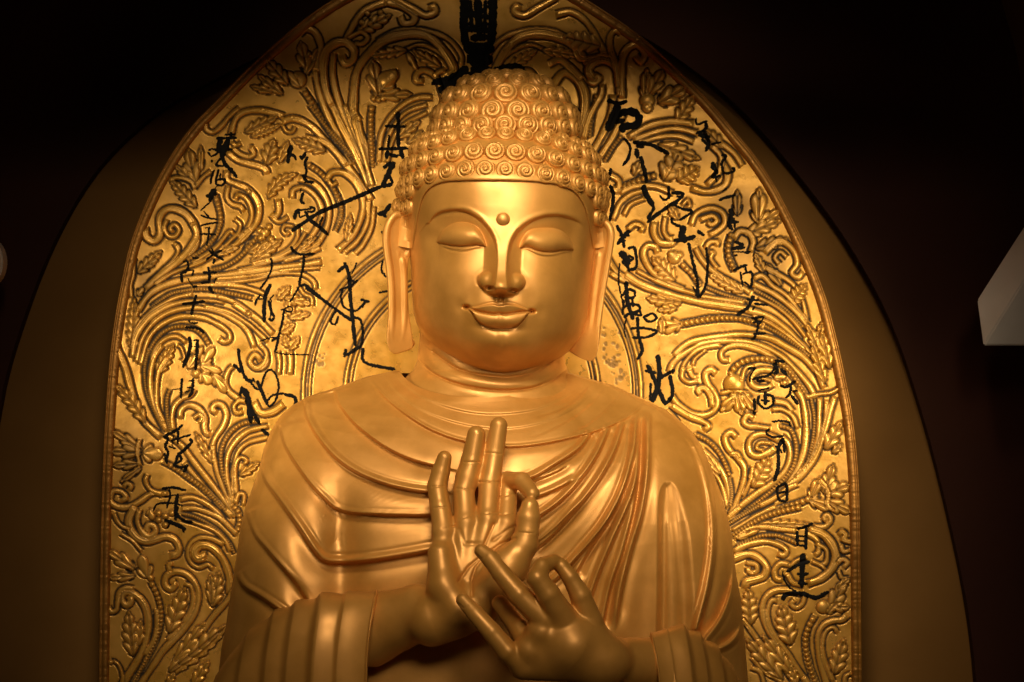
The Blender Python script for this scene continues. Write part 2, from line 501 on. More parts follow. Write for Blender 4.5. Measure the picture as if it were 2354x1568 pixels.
def leaf(view, base, tip, w, lobes=5, bend=0.0, h=None, dark=0.0):
    """acanthus leaf: serrated outline, midrib and slanting veins"""
    A, B = V(view, [base, tip]); w = w * vk(view) * 0.5; h = h or min(14, 4 + 0.16 * w * 2)
    e = B - A; L = np.hypot(*e); e = e / L; n = np.array([-e[1], e[0]])
    m = L * 0.15 + w * 1.4
    lo, hi = np.minimum(A, B) - m, np.maximum(A, B) + m
    j0, j1 = max(0, int((lo[0] - R.x0) / R.res)), min(R.w, int((hi[0] - R.x0) / R.res) + 2)
    i0, i1 = max(0, int((lo[1] - R.y0) / R.res)), min(R.h, int((hi[1] - R.y0) / R.res) + 2)
    if i1 - i0 < 3 or j1 - j0 < 3: return
    s = np.s_[i0:i1, j0:j1]
    dx, dy = PXg[s] - A[0], PYg[s] - A[1]
    t = (dx * e[0] + dy * e[1]) / L; q = dx * n[0] + dy * n[1] - bend * L * 4 * t * (1 - t)
    tc = np.clip(t, 0, 1)
    lobes = max(1, lobes * .75)
    vein = tc * lobes - 0.75 * np.abs(q) / w
    saw = np.abs(vein - np.floor(vein) - 0.5) * 2
    wid = w * np.sin(np.pi * tc ** 0.8) ** 0.65 * (1 - 0.38 * saw ** 2)
    a = np.abs(q) / np.maximum(wid, 0.3)
    ins = (a < 1) & (t > 0.0) & (t < 1)
    ring = ~ins & (np.abs(q) < wid + 2.8) & (t > -2.4 / L) & (t < 1 + 2.4 / L)
    hh = 1.5 + h * (0.50 * np.sqrt(np.clip(1 - a**2, 0, 1)) + 0.42 * np.sqrt(np.clip(1 - saw**2, 0, 1))) - 0.55 * h * gauss(q, 2.0) * (lobes > 1) * (t < .9)
    H, P = R.H[s], R.P[s]
    H[ins] = np.maximum(hh, 0.5)[ins]
    P[ins] = np.clip(dark * .7 + 0.6 * (saw > 0.90) + 0.55 * (np.abs(q) < 1.5) * (lobes > 1) * (t < .9), 0, 0.9)[ins]
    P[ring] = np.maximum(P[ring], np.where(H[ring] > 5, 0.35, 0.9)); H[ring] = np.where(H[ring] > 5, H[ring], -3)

def petal(view, base, tip, w, h=None, dark=0.0, bend=0.0):
    leaf(view, base, tip, w, lobes=1, h=h, dark=dark, bend=bend)

#RELIEF
_r, _b, _l, _p, _o = ridge, beads, leaf, petal, ball
hid0 = (PXg < 620) | (PXg > 1600) | (PYg < 560) | ((PYg < 930) & ((PXg < 900) | (PXg > 1390)))
# fine low tendrils first, then the main scrolls over them
# --- halo ring behind the head
for rad, ww in ((388, 7), (373, 4), (291, 6), (280, 4)):
    th = np.linspace(np.pi * 0.98, 2.02 * np.pi, 60)
    _r('d', np.stack([1085 + rad * np.cos(th), 905 + rad * np.sin(th)], -1) * 1.0, ww, 1, h=2.5, depth=1.5)
# --- left, top
_r('T1', [(1440, 20), (1350, 30), (1200, 100), (1110, 230), (1060, 330)], 50)
_r('T1', [(1500, 130), (1530, 190), (1600, 180), (1610, 120), (1500, 45), (1380, 20)], 50)
_r('T1', [(1440, -20), (1600, 70), (1700, 125), (1780, 100), (1770, 55), (1730, 70)], 44)
_l('T1', (1170, 250), (1430, 120), 120, 5)
for x, y in ((1190, 180), (1240, 110), (1340, 100), (1260, 190), (1180, 240)): _o('T1', x, y, 22)
_r('T1', [(1080, 310), (1180, 260), (1240, 300), (1200, 350), (1130, 350)], 30, 1)
_l('T1', (760, 580), (700, 330), 130, 3); _l('T1', (740, 600), (850, 380), 90, 3)
_r('T1', [(690, 270), (740, 230), (820, 265), (865, 380), (850, 500), (800, 620)], 52)
_l('T1', (600, 680), (420, 470), 120, 5); _l('T1', (560, 760), (360, 600), 90, 4); _l('T1', (480, 740), (300, 690), 70, 3)
_o('T1', 680, 640, 70, 9); _p('T1', (700, 700), (600, 570), 80)
_r('T1', [(1310, 330), (1450, 258), (1620, 238), (1790, 270), (1910, 335), (1990, 440), (1990, 520)], 34, 1)
_r('T1', [(1500, 420), (1650, 360), (1780, 400), (1880, 480), (1920, 580)], 26, 1)
_l('T1', (1560, 400), (1250, 450), 90, 6); _l('T1', (1830, 540), (1600, 400), 90, 5)
_p('T1', (1560, 420), (1640, 570), 50)
_r('T1', [(1280, 1330), (1200, 1130), (1130, 930), (1130, 740), (1160, 560), (1260, 420), (1400, 315), (1600, 275), (1750, 310), (1860, 420), (1930, 560), (1860, 620)], 62, 2)
_r('T1', [(1180, 1300), (1050, 1000), (930, 800), (885, 610), (900, 430), (970, 355), (1060, 340), (1130, 400), (1120, 480), (1060, 505), (1030, 450)], 62, 2)
_r('T1', [(1220, 1320), (1090, 1020), (1000, 790), (960, 600), (965, 430)], 46, 1)
_r('T1', [(1260, 1330), (1200, 1130), (1160, 960), (1130, 900), (1110, 950), (1130, 990), (1180, 970)], 36, 1)
_r('T1', [(820, 560), (840, 700), (900, 880), (1000, 1080), (1120, 1320)], 44, 1)
_b('T1', [(1280, 1330), (1265, 1100), (1265, 950), (1275, 850)], 15, 24)
_b('T1', [(1130, 1284), (950, 1080), (850, 920), (770, 790), (720, 720)], 13, 24)
_l('T1', (1330, 780), (1280, 480), 150, 3, dark=.25); _l('T1', (1320, 770), (1600, 755), 110, 3, dark=.2)
_p('T1', (1350, 720), (1470, 560), 150, h=14); _o('T1', 1395, 640, 72, 13)
for x, y in ((1290, 790), (1330, 800), (1365, 790)): _o('T1', x, y, 24)
_r('T1', [(1330, 1300), (1345, 1100), (1410, 960), (1520, 845), (1640, 785), (1760, 780)], 36, 1)
_r('T1', [(1370, 1300), (1400, 1120), (1470, 980), (1570, 890), (1720, 840)], 30, 1)
_r('T1', [(1400, 1300), (1440, 1130), (1520, 1010), (1720, 900)], 26, 1)
_r('T1', [(1850, 790), (1790, 620), (1700, 565), (1640, 590), (1630, 645), (1690, 650)], 42, 2)
_r('T1', [(1770, 610), (1820, 575), (1860, 560)], 32, 1)
_l('T1', (1480, 1110), (1660, 970), 100, 4, dark=.25); _l('T1', (1560, 1150), (1680, 1050), 70, 3, dark=.2)
# --- left, shoulder of the arch
_r('L4', [(740, 150), (755, 220), (820, 245), (900, 185), (970, 100), (1070, 10)], 40, 2)
_r('L4', [(990, 270), (1030, 130), (1110, 55), (1250, 35), (1400, 60), (1500, 95)], 52, 2)
_l('L4', (1120, 250), (1440, 90), 130, 6, dark=.3); _l('L4', (1180, 290), (1480, 170), 90, 9)
_r('L4', [(1480, 165), (1520, 235), (1580, 240), (1605, 195)], 26, 1)
_r('L4', [(2340, 900), (2200, 700), (2050, 500), (1900, 330), (1750, 180), (1600, 115), (1480, 140)], 58, 2)
_r('L4', [(2100, 560), (1960, 400), (1850, 330), (1700, 290)], 40, 1)
_l('L4', (1330, 560), (1400, 310), 170, 4, dark=.25); _l('L4', (1450, 540), (1540, 330), 100, 3); _l('L4', (1900, 430), (1580, 310), 130, 6, dark=.2)
_b('L4', [(2180, 500), (2020, 320), (1920, 210), (1800, 60), (1740, -20)], 13, 16)
_r('L4', [(2310, 760), (2190, 470), (2050, 200), (1950, -20)], 50, 2)
_r('L4', [(2335, 760), (2260, 450), (2160, 200), (2080, -20)], 42, 1)
_r('L4', [(2350, 760), (2290, 550), (2200, 250), (2170, 140), (2200, 100), (2235, 130)], 32, 1)
_l('L4', (650, 760), (580, 400), 170, 3, dark=.15); _l('L4', (650, 740), (450, 560), 100, 4); _l('L4', (700, 620), (700, 370), 70, 2)
_l('L4', (660, 970), (400, 690), 130, 7); _r('L4', [(640, 780), (720, 680), (800, 620)], 34, 1); _r('L4', [(400, 700), (480, 680), (600, 720), (640, 790)], 32, 1)
_b('L4', [(840, 850), (870, 960), (890, 1060), (880, 1150), (840, 1240), (780, 1330), (690, 1410)], 24, 18)
_r('L4', [(950, 610), (955, 700), (1050, 745), (1150, 790), (1230, 880), (1262, 980), (1240, 1100), (1170, 1200), (1080, 1290), (940, 1380)], 52, 2)
_r('L4', [(965, 760), (950, 870), (1000, 935), (1080, 960), (1115, 1005)], 40, 1)
_r('L4', [(1035, 890), (1060, 845), (1130, 875), (1180, 960), (1190, 1060), (1150, 1160), (1060, 1260)], 34, 1)
_r('L4', [(1025, 1075), (1080, 1130), (1060, 1210), (1000, 1270), (930, 1340)], 28, 1)
_o('L4', 1160, 815, 22); _o('L4', 1140, 1195, 26)
_r('L4', [(950, 430), (1050, 510), (1150, 540), (1260, 570), (1320, 600), (1335, 645)], 54, 2)
_r('L4', [(1000, 390), (1080, 455), (1165, 480), (1210, 450), (1185, 400), (1215, 390)], 38, 1)
_r('L4', [(1085, 350), (1040, 372), (995, 340)], 30, 1)
_b('L4', [(1740, 560), (1830, 620), (1910, 700), (1970, 780), (2020, 880), (2050, 980), (2040, 1080), (1990, 1200)], 25, 13)
_l('L4', (1340, 880), (1630, 640), 130, 7, bend=-.12, dark=.1)
_r('L4', [(1580, 880), (1590, 800), (1680, 775), (1780, 835), (1850, 940), (1860, 1060), (1780, 1220), (1680, 1330)], 44, 2)
_r('L4', [(1640, 690), (1780, 735), (1880, 840), (1930, 970), (1920, 1120), (1860, 1260), (1760, 1390)], 50, 2)
_r('L4', [(1440, 890), (1450, 1000), (1410, 1060), (1375, 1030)], 48, 2); _r('L4', [(1385, 1060), (1450, 1105), (1540, 1060)], 32, 1)
_r('L4', [(1590, 1150), (1510, 1140), (1485, 1190), (1520, 1225), (1550, 1200)], 28, 1)
_r('L4', [(1920, 690), (1960, 635), (2060, 632), (2160, 700), (2230, 810), (2262, 950), (2230, 1100), (2150, 1250), (2020, 1380)], 52, 2)
_r('L4', [(1920, 700), (1960, 750), (2010, 725)], 30, 1)
_r('L4', [(2310, 900), (2300, 1100), (2210, 1280), (2080, 1400)], 40, 1); _r('L4', [(2360, 960), (2340, 1150), (2260, 1320), (2180, 1410)], 36, 1)
_r('L4', [(1620, 1400), (1710, 1310), (1760, 1230)], 28, 1); _l('L4', (2100, 1300), (2140, 1030), 80, 5)
_b('L4', [(1130, 1390), (1170, 1320), (1230, 1270)], 26)
_o('L4', 1320, 1210, 48, 7); _o('L4', 1260, 1190, 28); _o('L4', 1300, 1260, 26)
_l('L4', (1150, 1400), (1480, 1290), 110, 5, dark=.1)
_r('L4', [(160, 1165), (180, 1250), (250, 1290), (310, 1230), (300, 1090), (350, 1000), (440, 978), (545, 1022), (620, 1110), (662, 1220), (640, 1350), (560, 1450)], 64, 2)
_r('L4', [(375, 1085), (350, 1160), (385, 1235), (450, 1245), (492, 1185), (450, 1130), (405, 1165), (430, 1200)], 34, 1)
_r('L4', [(440, 1310), (490, 1350), (470, 1440)], 30, 1)
# --- left, middle: the fan and the great loops
_l('L3', (280, 1340), (300, 760), 150, 9); _r('L3', [(265, 760), (258, 620), (285, 520), (298, 340)], 34, 1)
_l('L3', (330, 500), (590, 260), 130, 6)
for x, y, q in ((550, 320, 28), (510, 390, 20), (470, 430, 16), (430, 470, 13)): _o('L3', x, y, q)
_p('L3', (330, 740), (400, 650), 80)
_r('L3', [(735, 190), (765, 270), (700, 370), (590, 470), (450, 600)], 32, 1)
_r('L3', [(420, 660), (600, 500), (780, 360), (900, 220), (965, 90), (930, -40)], 64, 2)
_b('L3', [(880, 350), (1020, 260), (1120, 160), (1180, 80), (1210, -10)], 18)
_r('L3', [(920, 390), (1150, 240), (1250, 130), (1320, 50), (1360, 80)], 36, 1)
_r('L3', [(1140, 340), (1330, 240), (1440, 130), (1540, 30)], 44, 2)
_l('L3', (1180, 300), (1420, 220), 80, 4)
_r('L3', [(520, 620), (700, 500), (880, 430), (1010, 380), (1130, 310)], 36, 1)
_b('L3', [(1130, 460), (1250, 430), (1380, 360), (1480, 270), (1560, 170), (1610, 110)], 16, 22)
_l('L3', (1540, 380), (1880, 140), 150, 6, dark=.1); _l('L3', (1560, 330), (1700, 200), 90, 4)
_o('L3', 1700, 60, 50, 7)
for x, y in ((1640, 40), (1650, 120), (1760, 130), (1740, 0)): _o('L3', x, y, 34)
_r('L3', [(1400, 470), (1650, 405), (1850, 350), (2000, 320), (2120, 260), (2290, 150)], 36, 1)
_r('L3', [(1560, 400), (1800, 320), (1960, 230), (2040, 110), (2040, -20)], 34, 1)
_r('L3', [(1700, 370), (1900, 300), (2040, 200), (2130, 60)], 28, 1)
_r('L3', [(1900, 370), (2080, 320), (2290, 230)], 34, 1); _l('L3', (2020, 290), (2250, 110), 70, 5)
_r('L3', [(340, 900), (420, 770), (520, 680), (700, 600), (900, 560), (1200, 525), (1500, 487), (1800, 445), (2050, 415), (2300, 375)], 62, 2)
_r('L3', [(1150, 600), (1350, 590), (1600, 560), (1800, 510), (1950, 500), (2110, 515), (2215, 590), (2235, 670)], 36, 2)
_r('L3', [(1180, 560), (1400, 545), (1620, 520), (1900, 470), (2281, 440)], 26, 1)
_r('L3', [(900, 640), (1200, 620), (1450, 640), (1620, 690), (1700, 730)], 40, 1)
_b('L3', [(480, 860), (600, 770), (700, 715), (850, 682), (1000, 668), (1150, 680), (1300, 710), (1450, 740), (1570, 770)], 12, 21)
_r('L3', [(270, 1300), (310, 1130), (410, 970), (560, 850), (740, 760), (920, 720)], 40, 1)
_r('L3', [(275, 1400), (320, 1180), (440, 1000), (620, 870), (800, 810), (1000, 790), (1150, 795), (1260, 820)], 56, 2, taper=(1, .4))
_r('L3', [(1180, 740), (1350, 800), (1500, 900), (1640, 1010), (1780, 1150)], 50, 2); _r('L3', [(1360, 830), (1460, 900), (1540, 960)], 34, 1); _o('L3', 1520, 930, 22)
_r('L3', [(320, 1450), (380, 1210), (490, 1040), (640, 930), (820, 875), (1000, 870), (1200, 912), (1400, 1015), (1510, 1120), (1560, 1230), (1580, 1290)], 46, 2)
_r('L3', [(1050, 850), (1300, 910), (1500, 1030), (1640, 1150), (1720, 1230)], 36, 1)
_r('L3', [(365, 1480), (440, 1220), (560, 1070), (740, 975), (900, 960), (1050, 980), (1200, 1050), (1305, 1130), (1318, 1205), (1260, 1235), (1205, 1200)], 48, 2)
_b('L3', [(405, 1568), (430, 1420), (490, 1270), (580, 1150), (690, 1085), (800, 1068), (930, 1090), (1010, 1140), (1060, 1200), (1100, 1270)], 13, 22)
_r('L3', [(465, 1600), (490, 1400), (560, 1260), (660, 1185), (760, 1178), (850, 1240)], 40, 2)
_l('L3', (540, 1580), (720, 1260), 150, 6)
_p('L3', (870, 1520), (1030, 1280), 120); _p('L3', (1020, 1480), (1150, 1290), 130); _p('L3', (1000, 1480), (1230, 1560), 120); _o('L3', 960, 1570, 50, 9)
_r('L3', [(760, 1270), (800, 1300), (830, 1400), (800, 1440)], 28, 1)
_r('L3', [(1640, 1260), (1700, 1330), (1722, 1430), (1680, 1505), (1600, 1525), (1535, 1470), (1560, 1385), (1610, 1400), (1640, 1450)], 36, 1)
_l('L3', (1830, 780), (1960, 640), 120, 4); _l('L3', (1900, 760), (2190, 830), 120, 4); _l('L3', (2000, 980), (1920, 800), 120, 3); _l('L3', (1950, 980), (2180, 930), 100, 3)
_l('L3', (1860, 1140), (2010, 1040), 130, 4); _l('L3', (1960, 1300), (1900, 1160), 110, 4); _l('L3', (1960, 1320), (2060, 1180), 100, 4); _r('L3', [(2060, 640), (2110, 720), (2190, 760), (2200, 850)], 30, 1)
_r('L3', [(1830, 1330), (1850, 1450), (1840, 1580)], 44, 2); _r('L3', [(1960, 1340), (1970, 1450), (1960, 1580)], 50, 2)
# --- left, lower middle
_r('L2', [(590, 820), (440, 680), (360, 520), (310, 350), (270, 200), (200, 30), (180, -40)], 56, 2)
_b('L2', [(610, 750), (520, 580), (455, 400), (440, 200), (480, 20)], 11)
_r('L2', [(650, 760), (560, 600), (505, 430), (495, 250), (530, 100), (600, -10)], 46, 2)
_r('L2', [(620, 690), (560, 540), (550, 380), (570, 230), (640, 100)], 34, 1)
_b('L2', [(670, 740), (648, 640), (640, 540), (645, 460), (670, 390)], 11, 15)
_l('L2', (450, 690), (170, 340), 130, 7, bend=.04)
_r('L2', [(700, 760), (690, 640), (712, 540), (780, 470), (850, 440), (890, 385)], 44, 2)
_r('L2', [(760, 650), (772, 575), (840, 530), (930, 562), (985, 640), (982, 720), (1000, 785), (1035, 795)], 46, 2)
_r('L2', [(930, 690), (962, 650), (930, 618), (885, 650)], 30, 1)
_r('L2', [(1040, 960), (1080, 830), (1150, 725), (1182, 620), (1150, 540), (1090, 520), (1055, 565), (1095, 600)], 46, 2)
_l('L2', (1060, 1060), (900, 780), 80, 5)
_r('L2', [(1270, 1540), (1050, 1250), (900, 1060), (780, 900), (640, 800)], 46, 2); _r('L2', [(1230, 1540), (1020, 1310), (880, 1150), (800, 1050)], 40, 1)
_b('L2', [(1160, 1470), (1000, 1310), (900, 1230), (800, 1160), (700, 1090), (600, 1040)], 12, 24)
_r('L2', [(1240, 1460), (1120, 1200), (1080, 1050), (1060, 900)], 38, 1)
_b('L2', [(1215, 1340), (1150, 1150), (1130, 1000), (1150, 890), (1210, 785), (1300, 710), (1400, 680), (1480, 680)], 14, 18)
_r('L2', [(1250, 1420), (1190, 1200), (1192, 1000), (1262, 865), (1380, 765), (1560, 720)], 40, 2)
_r('L2', [(1255, 1350), (1240, 1150), (1282, 965), (1380, 870), (1560, 820)], 36, 1)
_r('L2', [(1275, 1340), (1262, 1150), (1270, 1060), (1310, 1005), (1365, 1030), (1340, 1070)], 32, 1)
_l('L2', (1300, 1170), (1480, 1050), 90, 4); _r('L2', [(1265, 1420), (1290, 1340), (1340, 1345), (1335, 1440)], 32, 1)
_b('L2', [(1260, 1460), (1290, 1500), (1300, 1580), (1280, 1680)], 22)
_l('L2', (420, 940), (140, 760), 110, 3); _l('L2', (420, 960), (130, 950), 130, 3, dark=.2); _l('L2', (400, 1060), (150, 1080), 100, 3, dark=.15); _l('L2', (410, 1090), (220, 1230), 70, 2)
_r('L2', [(395, 840), (375, 960), (400, 1080)], 34, 1); _p('L2', (420, 960), (610, 980), 170, h=9)
_r('L2', [(300, 1300), (320, 1260), (280, 1240), (250, 1270)], 34, 1)
_r('L2', [(650, 1330), (510, 1330), (400, 1400), (300, 1450), (200, 1450), (130, 1400), (150, 1315), (230, 1315), (275, 1370), (225, 1395)], 48, 2)
_r('L2', [(465, 1160), (450, 1220), (500, 1300), (600, 1340)], 40, 2)
_r('L2', [(1490, -10), (1545, 60), (1520, 150), (1450, 195), (1395, 140), (1430, 75), (1470, 90), (1490, 130)], 36, 1)
_r('L2', [(1300, 480), (1210, 410), (1170, 320), (1200, 220), (1240, 180)], 44, 2); _r('L2', [(1330, 590), (1270, 600), (1250, 540), (1300, 490), (1360, 500)], 38, 1)
_r('L2', [(1430, 500), (1490, 600), (1600, 590), (1700, 520)], 60, 2)
_p('L2', (1060, 250), (1180, 420), 110); _p('L2', (950, 240), (1050, 330), 140)
_r('L2', [(760, 1380), (870, 1365), (980, 1410), (1080, 1480), (1160, 1580)], 44, 2)
# --- left, foot
_r('L1', [(760, 20), (900, 20), (1100, 100), (1260, 250)], 40, 1)
_b('L1', [(770, 62), (880, 90), (1000, 150), (1100, 220), (1190, 320), (1240, 420)], 11)
_r('L1', [(770, 110), (900, 150), (1050, 210), (1150, 300), (1200, 400)], 30, 1)
_r('L1', [(660, 440), (722, 425), (742, 370), (700, 292), (620, 270), (540, 290), (450, 310), (370, 280), (310, 205), (295, 110), (350, 0)], 64, 2)
_r('L1', [(390, 30), (370, 130), (410, 225), (470, 268), (530, 230), (520, 178), (470, 165), (450, 210), (480, 220)], 44, 2)
for x, y in ((560, 60), (560, 120), (620, 85), (680, 60), (620, 165)): _o('L1', x, y, 28)
_p('L1', (480, 20), (510, 120), 90)
_r('L1', [(1140, 340), (1040, 290), (930, 280), (850, 330), (820, 420), (850, 505), (920, 545), (1000, 520), (1050, 560)], 36, 1)
_r('L1', [(1200, 780), (1195, 640), (1150, 500), (1080, 400), (1000, 350), (920, 352), (880, 405), (900, 460), (950, 455), (940, 415)], 70, 2)
_l('L1', (1040, 900), (1100, 580), 150, 5, dark=.2); _l('L1', (1030, 880), (1020, 600), 90, 4, dark=.3)
_r('L1', [(940, 1130), (1060, 970), (1170, 850), (1230, 740)], 46, 2)
_l('L1', (350, 560), (100, 390), 130, 3); _l('L1', (350, 620), (110, 640), 90, 3); _p('L1', (460, 640), (400, 430), 150, dark=.1); _o('L1', 490, 640, 30)
_b('L1', [(330, 1580), (430, 1400), (510, 1250), (560, 1120), (580, 1000), (575, 900), (545, 790), (490, 670)], 12, 25)
_r('L1', [(230, 1600), (380, 1360), (445, 1200), (468, 1050), (450, 920), (400, 830), (335, 780), (270, 760), (232, 800), (240, 855), (280, 880), (315, 840), (290, 800)], 60, 2)
_r('L1', [(340, 735), (260, 728), (205, 770), (192, 860), (185, 920), (140, 942), (108, 900)], 44, 2)
_r('L1', [(440, 1330), (520, 1180), (545, 1050), (540, 920)], 34, 1)
_r('L1', [(390, 1600), (520, 1410), (600, 1290), (720, 1165), (830, 1035), (900, 905), (915, 780), (888, 690), (820, 612), (740, 582), (670, 592), (622, 640), (622, 705), (670, 738), (705, 700), (685, 670)], 52, 2)
_r('L1', [(640, 1190), (740, 1080), (830, 960), (868, 840), (850, 720), (790, 690)], 34, 1)
_r('L1', [(660, 580), (650, 520), (690, 510)], 36, 1)
_l('L1', (650, 1130), (800, 720), 170, 6, dark=.15); _l('L1', (330, 1340), (290, 930), 160, 6, dark=.2); _l('L1', (380, 1250), (400, 1010), 90, 4)
_l('L1', (650, 1480), (1180, 1060), 190, 8, dark=.25); _l('L1', (700, 1380), (980, 1030), 120, 5, dark=.1)
_r('L1', [(700, 1490), (900, 1350), (1050, 1220), (1170, 1080)], 28, 1)
_r('L1', [(240, 1600), (230, 1480), (190, 1400), (130, 1375)], 30, 1); _o('L1', 130, 1390, 24)
_l('L1', (860, 1600), (1010, 1380), 120, 4); _l('L1', (640, 1600), (700, 1480), 80, 3)
_r('L1', [(160, 60), (190, 130), (240, 180), (300, 200)], 34, 1); _r('L1', [(220, 240), (330, 310), (410, 400)], 26, 1)
# --- right, top
def _m(view, pts):
    q = V(view, pts); q[:, 0] = 2 * 1092 - q[:, 0]; return q
kT = vk('T1')
for pts, w_, n_ in (([(1310, 330), (1450, 258), (1620, 238), (1790, 270), (1910, 335), (1990, 440), (1990, 520)], 34, 1),
                    ([(1500, 420), (1650, 360), (1780, 400), (1880, 480), (1920, 580)], 26, 1), ([(1440, -20), (1600, 70), (1700, 125), (1780, 100), (1770, 55), (1730, 70)], 44, 2),
                    ([(1160, 560), (1260, 420), (1400, 315), (1600, 275), (1750, 310), (1860, 420), (1930, 560), (1860, 620)], 62, 2),
                    ([(1850, 790), (1790, 620), (1700, 565), (1640, 590), (1630, 645), (1690, 650)], 42, 2)):
    _r('d', _m('T1', pts), w_ * kT, n_)
for a_, b_, w_ in (((1560, 400), (1250, 450), 90), ((1830, 540), (1600, 400), 90)):
    _l('d', tuple(_m('T1', [a_])[0]), tuple(_m('T1', [b_])[0]), w_ * kT, 6)
_r('R4', [(-30, 110), (80, 90), (180, 150), (260, 260), (320, 380), (350, 470)], 42, 2)
_l('R4', (300, 340), (20, 270), 150, 6, dark=.3); _r('R4', [(110, 370), (150, 432), (250, 425), (340, 410), (400, 470)], 40, 1)
_r('R4', [(260, 600), (210, 530), (230, 470), (310, 440), (395, 475), (430, 570), (440, 700)], 56, 2); _r('R4', [(200, 590), (250, 615), (290, 575), (250, 550)], 32, 1)
_r('R4', [(430, 640), (410, 480), (370, 360), (370, 270), (410, 225), (445, 245)], 40, 1)
_r('R4', [(455, 720), (455, 460), (495, 360), (570, 330), (622, 390), (595, 455), (555, 410)], 46, 2)
_l('R4', (620, 720), (640, 500), 100, 2); _l('R4', (650, 700), (760, 510), 120, 3); _l('R4', (720, 760), (930, 640), 150, 3); _l('R4', (850, 900), (990, 690), 110, 5); _o('R4', 640, 740, 55, 9); _o('R4', 640, 790, 40, 7)
_r('R4', [(-60, 640), (20, 540), (100, 560), (170, 660), (180, 800), (140, 1000)], 60, 2); _r('R4', [(-80, 470), (0, 440), (80, 500), (160, 580)], 44, 2)
_b('R4', [(215, 1000), (230, 880), (265, 700)], 13); _r('R4', [(240, 1120), (330, 950), (380, 820), (390, 700)], 44, 2); _r('R4', [(290, 1160), (390, 1000), (470, 820)], 38, 1); _b('R4', [(330, 1180), (390, 1080), (450, 1000)], 12)
_r('R4', [(170, 1020), (215, 860), (300, 700), (310, 620)], 40, 1)
_r('R4', [(500, 1010), (640, 930), (800, 895), (980, 910)], 42, 2); _r('R4', [(540, 1030), (700, 970), (850, 945), (1010, 980)], 38, 1); _r('R4', [(560, 1060), (720, 1010), (860, 1000), (980, 1040)], 34, 1)
_l('R4', (720, 1060), (1030, 1170), 120, 5); _l('R4', (760, 1330), (880, 1120), 180, 4, dark=.25); _l('R4', (860, 1330), (1020, 1230), 150, 5); _o('R4', 800, 1270, 50, 8)
_b('R4', [(440, 1390), (520, 1350), (620, 1310), (700, 1290)], 20); _r('R4', [(360, 1280), (430, 1330), (420, 1400), (380, 1380)], 36, 1)
_r('R4', [(440, 1420), (550, 1370), (700, 1370), (830, 1420)], 34, 1); _r('R4', [(960, 1380), (1080, 1410), (1200, 1370), (1230, 1280), (1180, 1180)], 46, 2); _l('R4', (1200, 1090), (1060, 950), 100, 4, dark=.15)
_r('R4', [(1110, 1070), (1180, 1150), (1170, 1260), (1080, 1360)], 36, 1); _r('R4', [(1180, 1050), (1280, 1130), (1340, 1220)], 34, 1); _l('R4', (540, 1290), (590, 1180), 80, 3)
# --- right, upper middle
_r('R3', [(110, 300), (135, 250), (180, 150), (280, 70), (420, 30)], 38, 2); _r('R3', [(210, 260), (270, 165), (400, 105)], 30, 1)
_r('R3', [(820, 350), (870, 245), (1000, 195), (1105, 235), (1125, 330), (1060, 400), (985, 440)], 44, 2); _r('R3', [(900, 300), (1010, 265), (1055, 305), (1010, 345), (970, 320)], 38, 1)
_r('R3', [(490, 320), (485, 420), (540, 505), (640, 515), (670, 480)], 52, 2); _r('R3', [(590, 270), (575, 390), (610, 460), (660, 470)], 34, 1); _l('R3', (700, 300), (620, 170), 90, 3)
_r('R3', [(245, 390), (315, 340), (380, 365), (365, 410)], 38, 1); _r('R3', [(740, 170), (790, 120), (810, 170), (780, 190)], 26, 1)
_l('R3', (1430, 330), (1440, 10), 170, 2); _l('R3', (1420, 350), (1630, 210), 120, 3); _l('R3', (1300, 440), (1640, 300), 130, 5, dark=.15); _l('R3', (1240, 260), (1240, 30), 90, 2)
_b('R3', [(1185, 440), (1160, 530), (1160, 610), (1180, 680), (1220, 760)], 26, 22)
_r('R3', [(1210, 470), (1260, 405), (1340, 420), (1385, 500), (1360, 590)], 46, 2)
_l('R3', (1400, 560), (1700, 470), 130, 5, dark=.3); _r('R3', [(1490, 600), (1600, 500), (1690, 520), (1760, 600), (1780, 700), (1730, 780), (1790, 820), (1835, 770)], 46, 2); _r('R3', [(1620, 700), (1580, 640), (1630, 590), (1690, 640)], 36, 1)
_l('R3', (1480, 780), (1400, 600), 90, 4); _l('R3', (1640, 900), (1500, 690), 110, 3)
_r('R3', [(1870, 1210), (1830, 1030), (1745, 885), (1600, 785), (1490, 730)], 38, 1); _l('R3', (1720, 1060), (1860, 880), 150, 6)
_r('R3', [(1880, 1240), (1700, 1000), (1560, 900), (1470, 810), (1390, 830)], 40, 2)
_r('R3', [(520, 600), (500, 550), (430, 538), (390, 600), (425, 705), (500, 795), (620, 870), (760, 930)], 48, 2)
_l('R3', (680, 850), (470, 640), 160, 6, dark=.1); _l('R3', (740, 1050), (420, 1010), 150, 6, dark=.1); _l('R3', (700, 1090), (520, 1120), 90, 4, dark=.1)
_b('R3', [(900, 890), (830, 790), (780, 740), (730, 690)], 18, 25); _o('R3', 670, 640, 60, 9); _o('R3', 640, 610, 30); _o('R3', 720, 620, 30)
_r('R3', [(1360, 960), (1260, 900), (1150, 845), (1020, 765), (920, 660), (860, 555)], 44, 2); _r('R3', [(950, 560), (990, 505), (1060, 500), (1050, 540)], 36, 1); _r('R3', [(985, 590), (1020, 600), (1000, 650), (1060, 740)], 30, 1)
_l('R3', (1300, 960), (980, 790), 110, 7, dark=.1)
_b('R3', [(960, 910), (1080, 960), (1200, 1000), (1340, 1035)], 12)
_r('R3', [(330, 760), (500, 850), (680, 920), (860, 970)], 32, 1); _r('R3', [(900, 990), (1100, 1020), (1300, 1050)], 34, 1)
_r('R3', [(60, 640), (140, 760), (230, 830)], 44, 1); _r('R3', [(90, 780), (170, 830), (260, 870)], 40, 1)
